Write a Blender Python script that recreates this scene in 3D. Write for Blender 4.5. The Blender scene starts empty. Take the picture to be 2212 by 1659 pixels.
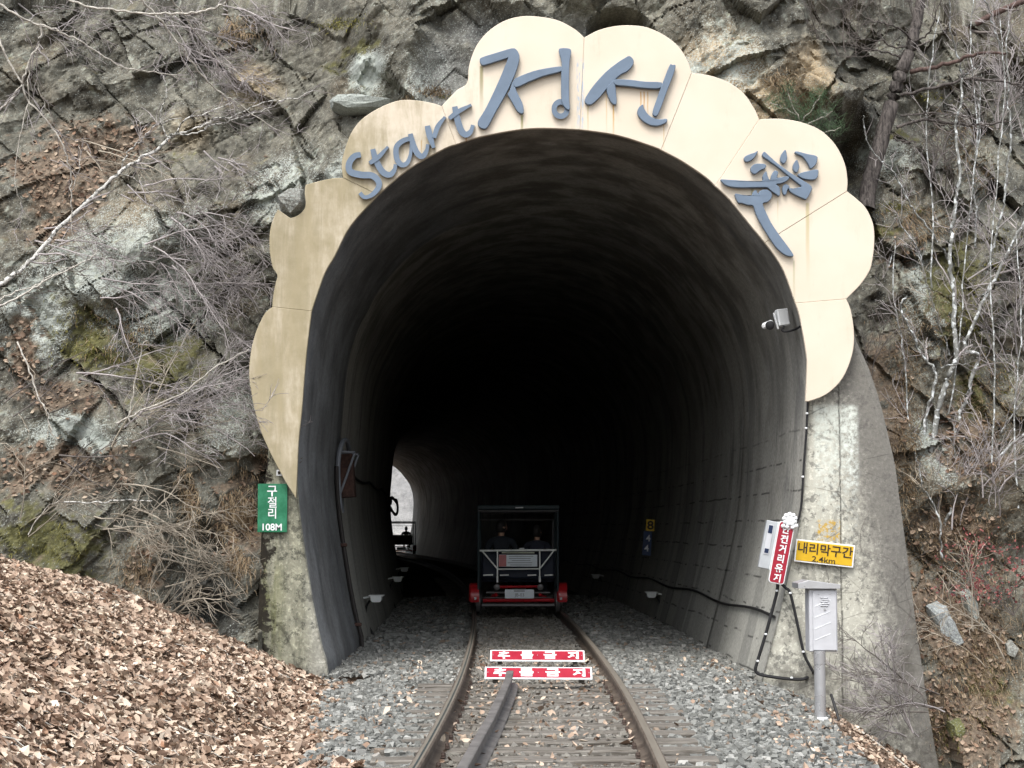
import bpy, bmesh, math, random
import numpy as np
from mathutils import Vector, Matrix
from mathutils.geometry import tessellate_polygon

# ------------------------------------------------------------------ camera, sky, sun, exposure
SC = bpy.context.scene
COL = SC.collection
FPX, CU, CV, CAMH = 4000.0, 1106.0, 829.5, 1.43      # focal length and picture centre, in 2212 x 1659 picture units
PITCH = math.atan(312.0 / FPX)
cam_d = bpy.data.cameras.new('camera')
cam_d.sensor_fit = 'HORIZONTAL'; cam_d.sensor_width = 36.0
cam_d.lens = 36.0 * FPX / 2212.0
cam_d.clip_end = 2000.0
cam = bpy.data.objects.new('camera', cam_d)
COL.objects.link(cam)
cam.location = (0, 0, CAMH)
cam.rotation_euler = (math.pi / 2 + PITCH, 0, 0)
SC.camera = cam

SUN_EL, SUN_AZ = math.radians(58), math.radians(200)
world = bpy.data.worlds.new('World'); SC.world = world
world.use_nodes = True
wn = world.node_tree
for n in list(wn.nodes): wn.nodes.remove(n)
w_out = wn.nodes.new('ShaderNodeOutputWorld')
w_bg = wn.nodes.new('ShaderNodeBackground')
w_sky = wn.nodes.new('ShaderNodeTexSky')
w_sky.sky_type = 'NISHITA'; w_sky.sun_disc = False
w_sky.sun_elevation = SUN_EL; w_sky.sun_rotation = SUN_AZ
w_sky.air_density = 1.0; w_sky.dust_density = 4.0; w_sky.ozone_density = 1.0
w_hs = wn.nodes.new('ShaderNodeHueSaturation')
w_hs.inputs['Saturation'].default_value = 0.42       # cloud cover: a nearly grey sky
wn.links.new(w_sky.outputs[0], w_hs.inputs['Color'])
wn.links.new(w_hs.outputs[0], w_bg.inputs['Color'])
w_bg.inputs['Strength'].default_value = 0.15
wn.links.new(w_bg.outputs[0], w_out.inputs['Surface'])

sun_d = bpy.data.lights.new('sun', 'SUN')
sun_d.energy = 0.9; sun_d.angle = math.radians(25); sun_d.color = (1.0, 0.98, 0.95)
sun = bpy.data.objects.new('sun', sun_d); COL.objects.link(sun)
sdir = Vector((math.sin(SUN_AZ) * math.cos(SUN_EL), math.cos(SUN_AZ) * math.cos(SUN_EL), math.sin(SUN_EL)))
sun.rotation_euler = sdir.to_track_quat('Z', 'Y').to_euler()
sun.location = (0, -5, 30)

SC.view_settings.view_transform = 'Standard'
SC.view_settings.look = 'None'
SC.view_settings.exposure = 1.35
SC.view_settings.gamma = 1.0
SC.view_settings.use_curve_mapping = False
SC.render.engine = 'CYCLES'
SC.cycles.use_denoising = True
SC.cycles.max_bounces = 6
SC.cycles.diffuse_bounces = 5
SC.cycles.caustics_reflective = False
SC.cycles.caustics_refractive = False

rng = np.random.default_rng(11)
random.seed(5)

# ------------------------------------------------------------------ geometry of the place
PY = 21.05                                            # distance to the portal face
def W(u, v, Y):
    """point at distance Y that the photograph shows at (u, v)"""
    xc, zc = u - CU, -(v - CV)
    yy = FPX * math.cos(PITCH) - zc * math.sin(PITCH)
    zz = FPX * math.sin(PITCH) + zc * math.cos(PITCH)
    t = Y / yy
    return Vector((xc * t, Y, CAMH + zz * t))
def WA(pts, Y):
    return [W(p[0], p[1], Y) for p in pts]
def track_x(y):
    """centre line of the curving track"""
    return 0.256 - (y - 19.0) ** 2 / 1120.0 - (0.0007 * (19.0 - y) ** 2 if 5.0 < y < 19.0 else 0.137 if y <= 5.0 else 0.0)
def lump_h(x, y):
    return np.where(np.asarray(x) < -1.6, np.clip((-1.6 - np.asarray(x)) * 1.5, 0.35, 1), 0.35) * (0.20 * (fbm(np.asarray(x, float) * 1.1, np.asarray(y, float) * 1.1, 4, 31) - 0.5))
def ground_z(x, y):
    """height of the ground outside the tunnel: ballast bed, leaf bank on the left, drop on the right"""
    x = np.asarray(x, float); y = np.asarray(y, float)
    z = np.full(np.broadcast(x, y).shape, -0.235)
    d = np.clip(-1.25 - x, 0, None)
    z = z - 0.10 * np.clip(d / 0.5, 0, 1)
    b = np.clip(-1.95 - x, 0, None)
    rise = 0.53 * b * b / (b + 0.25)
    z = z + 3.2 * (1 - np.exp(-rise / 3.2))
    xr = 0.72 + 0.08 * np.clip(y, 5, 22)
    e = np.clip(x - xr, 0, None)
    z = z - 0.30 * np.clip(e, 0, 1.0) - 0.62 * np.clip(e - 1.0, 0, 1.4)
    return z

# ------------------------------------------------------------------ numpy noise
def _hash(ix, iy, seed):
    h = (ix.astype(np.int64) * 374761393 + iy.astype(np.int64) * 668265263 + seed * 1442695041) & 0xFFFFFFFF
    h = ((h ^ (h >> 13)) * 1274126177) & 0xFFFFFFFF
    h = ((h ^ (h >> 16)) * 2246822519) & 0xFFFFFFFF
    h = h ^ (h >> 15)
    return (h & 0xFFFFFF) / float(0x1000000)
def vnoise(x, y, seed=0):
    ix, iy = np.floor(x), np.floor(y)
    fx, fy = x - ix, y - iy
    fx = fx * fx * (3 - 2 * fx); fy = fy * fy * (3 - 2 * fy)
    a, b = _hash(ix, iy, seed), _hash(ix + 1, iy, seed)
    c, d = _hash(ix, iy + 1, seed), _hash(ix + 1, iy + 1, seed)
    return (a + (b - a) * fx) * (1 - fy) + (c + (d - c) * fx) * fy
def fbm(x, y, octaves=4, seed=0, gain=0.5):
    s, a, t = 0, 1.0, 0
    for o in range(octaves):
        s = s + a * vnoise(x * 2 ** o + 17.3 * o, y * 2 ** o - 9.1 * o, seed + o); t += a; a *= gain
    return s / t
def facets(x, y, size, seed, rot=0.0, stretch=1.0):
    """broken-rock pattern: every cell its own offset and tilt; returns offset, tilt term, edge distance, cell random"""
    c, s = math.cos(rot), math.sin(rot)
    qx, qy = (x * c + y * s) / size, (-x * s + y * c) / (size * stretch)
    ix, iy = np.floor(qx), np.floor(qy)
    f1 = np.full(x.shape, 9.0); f2 = np.full(x.shape, 9.0)
    off = np.zeros(x.shape); tilt = np.zeros(x.shape); rid = np.zeros(x.shape)
    for dx in (-1, 0, 1):
        for dy in (-1, 0, 1):
            cx, cy = ix + dx, iy + dy
            sx = cx + 0.1 + 0.8 * _hash(cx, cy, seed); sy = cy + 0.1 + 0.8 * _hash(cx, cy, seed + 1)
            ddx, ddy = qx - sx, qy - sy
            d = np.sqrt(ddx ** 2 + ddy ** 2)
            closer = d < f1
            f2 = np.where(closer, f1, np.minimum(f2, d))
            f1 = np.where(closer, d, f1)
            gx = _hash(cx, cy, seed + 3) * 2 - 1; gy = _hash(cx, cy, seed + 4) * 2 - 1
            off = np.where(closer, _hash(cx, cy, seed + 2) * 2 - 1, off)
            tilt = np.where(closer, gx * ddx + gy * ddy, tilt)
            rid = np.where(closer, _hash(cx, cy, seed + 5), rid)
    return off, tilt, f2 - f1, rid

# ------------------------------------------------------------------ mesh helpers
def tag(o, label=None, cat=None, group=None, kind=None):
    if label: o['label'] = label
    if cat: o['category'] = cat
    if group: o['group'] = group
    if kind: o['kind'] = kind
    return o
def world_loc(o):
    v = Vector((0, 0, 0))
    while o is not None:
        v += o.location; o = o.parent
    return v
def empty(name, loc, label, cat, group=None):
    o = bpy.data.objects.new(name, None); COL.objects.link(o)
    o.location = loc; o.empty_display_size = 0.1
    return tag(o, label, cat, group)
def mesh_np(name, V, quads=None, tris=None, mat=None, parent=None, smooth=False, origin=None):
    """one mesh object from numpy arrays given in world coordinates"""
    V = np.asarray(V, np.float32).reshape(-1, 3)
    base = Vector(origin) if origin is not None else Vector((0, 0, 0))
    if parent is not None: base = world_loc(parent)
    V = V - np.array(base, np.float32)
    nq = 0 if quads is None else len(quads); ntr = 0 if tris is None else len(tris)
    loops = []
    if nq: loops.append(np.asarray(quads, np.int32).ravel())
    if ntr: loops.append(np.asarray(tris, np.int32).ravel())
    loops = np.concatenate(loops)
    starts = np.concatenate([np.arange(nq) * 4, nq * 4 + np.arange(ntr) * 3]).astype(np.int32)
    me = bpy.data.meshes.new(name)
    me.vertices.add(len(V)); me.vertices.foreach_set('co', V.ravel())
    me.loops.add(len(loops)); me.loops.foreach_set('vertex_index', loops)
    me.polygons.add(nq + ntr); me.polygons.foreach_set('loop_start', starts)
    me.update(calc_edges=True); me.validate()
    me.polygons.foreach_set('use_smooth', np.full(len(me.polygons), smooth, bool))
    if mat is not None: me.materials.append(mat)
    o = bpy.data.objects.new(name, me); COL.objects.link(o)
    o.parent = parent
    if parent is None: o.location = base
    return o
class MB:
    """collects boxes, tubes and prisms, then links them as one mesh object"""
    def __init__(self): self.v = []; self.f = []
    def add(self, vs, fs):
        n = len(self.v); self.v += [tuple(p) for p in vs]; self.f += [tuple(i + n for i in f) for f in fs]; return self
    def box(self, c, s, m=None, bev=0.0):
        x, y, z = s[0] / 2, s[1] / 2, s[2] / 2
        if bev > 0:
            b = min(bev, x * .9, y * .9, z * .9)
            vs = []
            for sx in (-1, 1):
                for sy in (-1, 1):
                    for sz in (-1, 1):
                        vs += [(sx * x, sy * (y - b), sz * (z - b)), (sx * (x - b), sy * y, sz * (z - b)), (sx * (x - b), sy * (y - b), sz * z)]
            bm = bmesh.new()
            for p in vs: bm.verts.new(p)
            r = bmesh.ops.convex_hull(bm, input=bm.verts[:])
            bm.verts.index_update()
            vs = [v.co.copy() for v in bm.verts]; fs = [[v.index for v in f.verts] for f in bm.faces]
            bm.free()
        else:
            vs = [Vector((sx * x, sy * y, sz * z)) for sx in (-1, 1) for sy in (-1, 1) for sz in (-1, 1)]
            fs = [(0, 1, 3, 2), (4, 6, 7, 5), (0, 4, 5, 1), (2, 3, 7, 6), (0, 2, 6, 4), (1, 5, 7, 3)]
        if m is not None: vs = [m @ Vector(p) for p in vs]
        return self.add([Vector(p) + Vector(c) for p in vs], fs)
    def tube(self, pts, r, sides=8, cap=True):
        pts = [Vector(p) for p in pts]; n = len(pts)
        rs = r if hasattr(r, '__len__') else [r] * n
        vs, fs = [], []
        prev = None
        for i, p in enumerate(pts):
            t = (pts[min(i + 1, n - 1)] - pts[max(i - 1, 0)])
            t = t.normalized() if t.length > 1e-9 else Vector((0, 0, 1))
            a = prev if prev is not None else (Vector((0, 0, 1)) if abs(t.z) < 0.9 else Vector((1, 0, 0)))
            a = (a - t * a.dot(t)); a = a.normalized() if a.length > 1e-6 else t.orthogonal().normalized()
            prev = a; b = t.cross(a)
            for k in range(sides):
                w = 2 * math.pi * k / sides
                vs.append(p + (a * math.cos(w) + b * math.sin(w)) * rs[i])
        for i in range(n - 1):
            for k in range(sides):
                k2 = (k + 1) % sides
                fs.append((i * sides + k, i * sides + k2, (i + 1) * sides + k2, (i + 1) * sides + k))
        if cap:
            fs.append(tuple(range(sides))[::-1]); fs.append(tuple((n - 1) * sides + k for k in range(sides)))
        return self.add(vs, fs)
    def lathe(self, c, prof, sides=16, axis=None):
        m = Matrix.Identity(3) if axis is None else Vector(axis).to_track_quat('Z', 'Y').to_matrix()
        vs, fs = [], []
        for r, h in prof:
            for k in range(sides):
                w = 2 * math.pi * k / sides
                vs.append(Vector(c) + m @ Vector((r * math.cos(w), r * math.sin(w), h)))
        n = len(prof)
        for i in range(n - 1):
            for k in range(sides):
                k2 = (k + 1) % sides
                fs.append((i * sides + k, i * sides + k2, (i + 1) * sides + k2, (i + 1) * sides + k))
        fs.append(tuple(range(sides))[::-1]); fs.append(tuple((n - 1) * sides + k for k in range(sides)))
        return self.add(vs, fs)
    def prism(self, front, vec, bevel=0.0):
        """flat outline (front, list of points) pushed back by vec; optional small chamfer on the front edge"""
        vec = Vector(vec); P = [Vector(p) for p in front]; n = len(P)
        # make the outline turn so that the front faces away from vec
        nn = Vector((0, 0, 0))
        for i in range(n):
            a, b = P[i], P[(i + 1) % n]; nn += a.cross(b)
        if nn.dot(vec) > 0: P.reverse()
        nrm = -vec.normalized()
        tri = tessellate_polygon([P])
        back = [p + vec for p in P]
        if bevel > 0:
            ins = []
            for i in range(n):
                a, b, c = P[i - 1], P[i], P[(i + 1) % n]
                d = ((b - a).normalized() + (c - b).normalized())
                d = d.normalized() if d.length > 1e-6 else (c - b).normalized()
                ins.append(b + nrm.cross(d) * bevel)
            side0 = [p + vec.normalized() * bevel for p in P]
            vs = ins + side0 + back
            fs = [tuple(t) for t in tri]
            for i in range(n):
                j = (i + 1) % n
                fs.append((i, n + i, n + j, j)); fs.append((n + i, 2 * n + i, 2 * n + j, n + j))
            fs += [tuple(2 * n + k for k in t[::-1]) for t in tri]
        else:
            vs = P + back
            fs = [tuple(t) for t in tri] + [tuple(n + k for k in t[::-1]) for t in tri]
            for i in range(n):
                j = (i + 1) % n
                fs.append((i, n + i, n + j, j))
        return self.add(vs, fs)
    def build(self, name, mat, parent=None, smooth=False, origin=None, fix=True):
        base = world_loc(parent) if parent is not None else (Vector(origin) if origin is not None else Vector((0, 0, 0)))
        me = bpy.data.meshes.new(name)
        me.from_pydata([tuple(Vector(p) - base) for p in self.v], [], self.f)
        if fix:
            bm = bmesh.new(); bm.from_mesh(me); bmesh.ops.recalc_face_normals(bm, faces=bm.faces[:]); bm.to_mesh(me); bm.free()
        me.update()
        if smooth:
            me.polygons.foreach_set('use_smooth', np.ones(len(me.polygons), bool))
            try: me.set_sharp_from_angle(angle=math.radians(40))
            except Exception: pass
        if mat is not None: me.materials.append(mat)
        o = bpy.data.objects.new(name, me); COL.objects.link(o); o.parent = parent
        if parent is None: o.location = base
        return o
def copy_tree(o, parent=None):
    c = o.copy(); COL.objects.link(c); c.parent = parent
    for ch in list(o.children): copy_tree(ch, c)
    return c
def spline(pts, per=5, closed=False):
    P = [np.array(p, float) for p in pts]; n = len(P); out = []
    rngi = range(n) if closed else range(n - 1)
    for i in rngi:
        if closed: p0, p1, p2, p3 = P[i - 1], P[i], P[(i + 1) % n], P[(i + 2) % n]
        else: p0, p1, p2, p3 = P[max(i - 1, 0)], P[i], P[i + 1], P[min(i + 2, n - 1)]
        for k in range(per):
            t = k / per
            out.append(0.5 * ((2 * p1) + (-p0 + p2) * t + (2 * p0 - 5 * p1 + 4 * p2 - p3) * t * t + (-p0 + 3 * p1 - 3 * p2 + p3) * t ** 3))
    if not closed: out.append(P[-1])
    return out
def text_mesh(name, body, height, loc, mat, parent, rot=0.0, sx=1.0, bold=0.012, align='CENTER', depth=0.002, tilt=None):
    """lettering as flat raised mesh facing the camera side (-Y), its middle at loc"""
    cu = bpy.data.curves.new(name, 'FONT'); cu.body = body; cu.size = 1.0; cu.align_x = 'LEFT'
    cu.offset = bold; cu.extrude = 0.0
    to = bpy.data.objects.new(name, cu); COL.objects.link(to)
    dg = bpy.context.evaluated_depsgraph_get()
    me = bpy.data.meshes.new_from_object(to.evaluated_get(dg))
    bpy.data.objects.remove(to); bpy.data.curves.remove(cu)
    co = np.empty(len(me.vertices) * 3, np.float32); me.vertices.foreach_get('co', co); co = co.reshape(-1, 3)
    mn, mx = co.min(0), co.max(0)
    k = height / (mx[1] - mn[1])
    x = (co[:, 0] - (mn[0] + mx[0]) / 2) * k * sx; y = (co[:, 1] - (mn[1] + mx[1]) / 2) * k
    c, s = math.cos(rot), math.sin(rot)
    base = Vector(loc) - world_loc(parent)
    px, pz = x * c - y * s, x * s + y * c
    pts = np.stack([px, np.full_like(px, -depth), pz], 1)
    if tilt is not None:
        R = np.array(tilt.to_3x3()); pts = pts @ R.T
    pts = pts + np.array(base, np.float32)
    me.vertices.foreach_set('co', pts.astype(np.float32).ravel())
    me.name = name; me.materials.clear(); me.materials.append(mat); me.update()
    o = bpy.data.objects.new(name, me); COL.objects.link(o); o.parent = parent
    return o

# ------------------------------------------------------------------ material helpers
class M:
    def __init__(self, name, rough=0.85, color=(0.5, 0.5, 0.5), metal=0.0, spec=0.3):
        self.m = bpy.data.materials.new(name); self.m.use_nodes = True
        self.t = self.m.node_tree; self.b = self.t.nodes['Principled BSDF']
        self.b.inputs['Roughness'].default_value = rough
        self.b.inputs['Base Color'].default_value = (*color, 1)
        self.b.inputs['Metallic'].default_value = metal
        self.b.inputs['Specular IOR Level'].default_value = spec
        self._pos = None
    def n(self, kind, **kw):
        nd = self.t.nodes.new(kind)
        for k, v in kw.items(): setattr(nd, k, v)
        return nd
    def l(self, a, b): self.t.links.new(a, b)
    def set(self, sock, val):
        if isinstance(val, bpy.types.NodeSocket): self.l(val, sock)
        else: sock.default_value = val
    @property
    def pos(self):
        if self._pos is None: self._pos = self.n('ShaderNodeNewGeometry')
        return self._pos.outputs['Position']
    @property
    def island(self):
        self.pos
        return self._pos.outputs['Random Per Island']
    def mapped(self, scale, rot=(0, 0, 0), src=None, loc=(0, 0, 0)):
        mp = self.n('ShaderNodeMapping'); mp.inputs['Scale'].default_value = scale; mp.inputs['Rotation'].default_value = rot
        mp.inputs['Location'].default_value = loc
        self.l(src if src is not None else self.pos, mp.inputs['Vector']); return mp.outputs[0]
    def noise(self, scale=5, detail=4, rough=0.6, vec=None, dist=0.0):
        nd = self.n('ShaderNodeTexNoise'); nd.inputs['Scale'].default_value = scale
        nd.inputs['Detail'].default_value = detail; nd.inputs['Roughness'].default_value = rough; nd.inputs['Distortion'].default_value = dist
        self.l(vec if vec is not None else self.pos, nd.inputs['Vector']); return nd.outputs[0]
    def voro(self, scale=5, feature='F1', vec=None, out='Distance'):
        nd = self.n('ShaderNodeTexVoronoi'); nd.feature = feature; nd.inputs['Scale'].default_value = scale
        self.l(vec if vec is not None else self.pos, nd.inputs['Vector']); return nd.outputs[out]
    def ramp(self, fac, stops, interp='LINEAR'):
        r = self.n('ShaderNodeValToRGB'); cr = r.color_ramp; cr.interpolation = interp
        while len(cr.elements) > 1: cr.elements.remove(cr.elements[-1])
        for i, (p, c) in enumerate(stops):
            e = cr.elements[0] if i == 0 else cr.elements.new(p)
            e.position = p
            e.color = (c, c, c, 1) if not hasattr(c, '__len__') else (*c, 1)
        self.set(r.inputs[0], fac); return r.outputs[0]
    def mix(self, fac, a, b, mode='MIX'):
        x = self.n('ShaderNodeMix'); x.data_type = 'RGBA'; x.blend_type = mode; x.clamp_result = False
        self.set(x.inputs[0], fac)
        self.set(x.inputs[6], a if isinstance(a, bpy.types.NodeSocket) else (*a, 1))
        self.set(x.inputs[7], b if isinstance(b, bpy.types.NodeSocket) else (*b, 1))
        return x.outputs[2]
    def math(self, op, a, b=None, c=None, clamp=False):
        x = self.n('ShaderNodeMath'); x.operation = op; x.use_clamp = clamp
        self.set(x.inputs[0], a)
        if b is not None: self.set(x.inputs[1], b)
        if c is not None: self.set(x.inputs[2], c)
        return x.outputs[0]
    def range(self, v, a, b, c=0.0, d=1.0):
        x = self.n('ShaderNodeMapRange'); x.interpolation_type = 'SMOOTHSTEP'
        self.set(x.inputs[0], v)
        for i, q in enumerate((a, b, c, d)): x.inputs[i + 1].default_value = q
        return x.outputs[0]
    def xyz(self, vec=None):
        s = self.n('ShaderNodeSeparateXYZ'); self.l(vec if vec is not None else self.pos, s.inputs[0]); return s.outputs
    def attr(self, name, out='Fac'):
        a = self.n('ShaderNodeAttribute'); a.attribute_name = name; return a.outputs[out]
    def color(self, c): self.set(self.b.inputs['Base Color'], c); return self
    def rough(self, r): self.set(self.b.inputs['Roughness'], r); return self
    def bump(self, h, strength=0.5, dist=0.02):
        bp = self.n('ShaderNodeBump'); bp.inputs['Strength'].default_value = strength; bp.inputs['Distance'].default_value = dist
        self.l(h, bp.inputs['Height']); self.l(bp.outputs[0], self.b.inputs['Normal']); return self
def simple(name, color, rough=0.6, metal=0.0, var=0.12, scale=9.0, spec=0.3, bump=0.0):
    """plain painted or bare surface with slight unevenness in tone and gloss"""
    k = M(name, rough, color, metal, spec)
    nz = k.noise(scale, 5, 0.65)
    f = k.range(nz, 0.3, 0.75, 0, 1)
    k.color(k.mix(f, tuple(c * (1 - var) for c in color), tuple(min(1, c * (1 + var)) for c in color)))
    k.rough(k.range(nz, 0.3, 0.7, max(0.05, rough - 0.08), min(1, rough + 0.08)))
    if bump: k.bump(nz, bump, 0.01)
    return k.m

# ------------------------------------------------------------------ materials of the setting
def rock_material():
    """albedo of the weathered rock comes per vertex ('rock' colour); the nodes add grain and lichen specks"""
    k = M('rock', 0.88, spec=0.25)
    fine = k.noise(24, 4, 0.72); spk = k.noise(62, 2, 0.6)
    base = k.attr('rock', 'Color')
    base = k.mix(1.0, base, k.ramp(fine, [(0.25, 0.55), (0.5, 1.0), (0.72, 1.5)]), 'MULTIPLY')
    lim = k.range(k.math('ADD', k.math('MULTIPLY', k.attr('lichen'), 0.30), spk), 0.66, 0.74)
    base = k.mix(k.math('MULTIPLY', lim, 0.8), base, k.mix(fine, (0.24, 0.265, 0.245), (0.42, 0.455, 0.42)))
    k.color(base)
    k.rough(k.range(k.attr('wet'), 0.0, 1.0, 0.88, 0.28))
    k.bump(fine, 0.6, 0.03)
    return k.m
ROCK = rock_material()

def concrete(name, a, b, stain=(0.07, 0.07, 0.065)):
    k = M(name, 0.9, spec=0.2)
    mid = k.noise(2.5, 6, 0.65, dist=0.5); fine = k.noise(22, 6, 0.7); vert = k.noise(1.0, 5, 0.65, vec=k.mapped((7, 7, 0.9)))
    c = k.mix(mid, a, b)
    c = k.mix(k.math('MULTIPLY', k.range(vert, 0.48, 0.72), 0.6), c, stain)
    c = k.mix(k.math('MULTIPLY', k.range(fine, 0.52, 0.62), 0.5), c, tuple(x * 1.45 for x in b))
    c = k.mix(k.math('MULTIPLY', k.range(k.noise(9, 4, 0.75), 0.53, 0.62), 0.65), c, stain)
    return k, c, fine, mid

def portal_material():
    k, c, fine, mid = concrete('portal_concrete', (0.27, 0.265, 0.22), (0.48, 0.475, 0.41))
    x, y, z = k.xyz()
    spot = k.noise(17, 5, 0.75)
    def rect(x0, x1, z0, z1, soft=0.06):
        fx = k.math('MULTIPLY', k.range(x, x0 - soft, x0 + soft), k.range(x, x1 - soft, x1 + soft, 1, 0))
        fz = k.math('MULTIPLY', k.range(z, z0 - soft, z0 + soft), k.range(z, z1 - soft, z1 + soft, 1, 0))
        return k.math('MULTIPLY', fx, fz)
    # grey-brown weathering of the outer half of the wing
    c = k.mix(k.math('MULTIPLY', k.range(k.math('ADD', x, k.math('ADD', k.math('MULTIPLY', z, 0.20), k.math('MULTIPLY', spot, 0.9))), 4.45, 4.95), 0.85), c, k.mix(k.noise(30, 4, 0.75), (0.030, 0.029, 0.027), (0.19, 0.18, 0.165)))
    # old whitewash panel high on the wing
    c = k.mix(k.math('MULTIPLY', rect(3.44, 3.93, 0.9, 2.83, 0.03), k.range(k.math('ADD', k.math('MULTIPLY', spot, 0.9), k.range(z, 1.0, 2.8, 0, 0.22)), 0.48, 0.80)), c, (0.52, 0.555, 0.50))
    c = k.mix(k.math('MULTIPLY', rect(3.76, 3.93, 1.9, 2.75, 0.06), k.range(spot, 0.42, 0.7, 0, 0.6)), c, (0.58, 0.615, 0.58))
    # remains of yellow paint above the sign
    c = k.mix(k.math('MULTIPLY', rect(3.45, 3.72, 1.22, 1.52, 0.03), k.range(spot, 0.47, 0.60)), c, (0.42, 0.27, 0.04))
    # algae on the left jamb and low on the wing
    alg = k.math('MULTIPLY', k.range(x, -2.5, -2.75), k.range(k.noise(1, 4, 0.6, vec=k.mapped((6, 6, 0.7))), 0.46, 0.62))
    c = k.mix(k.math('MULTIPLY', alg, 0.7), c, (0.16, 0.17, 0.06))
    c = k.mix(k.math('MULTIPLY', k.range(k.math('ADD', k.math('MULTIPLY', k.noise(6, 6, 0.75), 1.0), k.range(x, -2.55, -2.95, 0, 0.3)), 0.62, 0.70), k.range(x, -2.2, -2.45)), c, (0.035, 0.03, 0.024))
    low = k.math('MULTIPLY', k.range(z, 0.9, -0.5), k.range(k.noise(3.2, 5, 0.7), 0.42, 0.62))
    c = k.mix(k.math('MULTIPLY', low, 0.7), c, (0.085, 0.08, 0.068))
    ck = k.math('MULTIPLY', k.range(k.voro(1.1, 'DISTANCE_TO_EDGE', vec=k.mapped((1, 1, 1.6))), 0.004, 0.012, 1, 0), k.range(k.noise(2.1, 3, 0.6), 0.47, 0.55))
    c = k.mix(k.math('MULTIPLY', ck, 0.4), c, (0.035, 0.033, 0.03))
    jl = k.range(k.math('ABSOLUTE', k.math('SUBTRACT', x, k.math('ADD', 3.70, k.math('MULTIPLY', mid, 0.05)))), 0.004, 0.014, 1, 0)
    c = k.mix(k.math('MULTIPLY', jl, k.range(spot, 0.35, 0.55, 0.2, 0.8)), c, (0.05, 0.048, 0.042))
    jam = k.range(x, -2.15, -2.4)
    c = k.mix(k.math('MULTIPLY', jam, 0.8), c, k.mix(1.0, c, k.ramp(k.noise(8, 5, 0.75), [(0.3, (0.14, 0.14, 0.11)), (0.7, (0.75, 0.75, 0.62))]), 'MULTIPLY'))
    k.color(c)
    line = k.math('MULTIPLY', k.range(k.math('ABSOLUTE', k.math('SUBTRACT', x, k.math('ADD', 3.78, k.math('MULTIPLY', mid, 0.02)))), 0.006, 0.016, 1, 0), -1.0)
    k.bump(fine, 0.4, 0.012)
    return k.m
PORTAL = portal_material()

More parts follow.
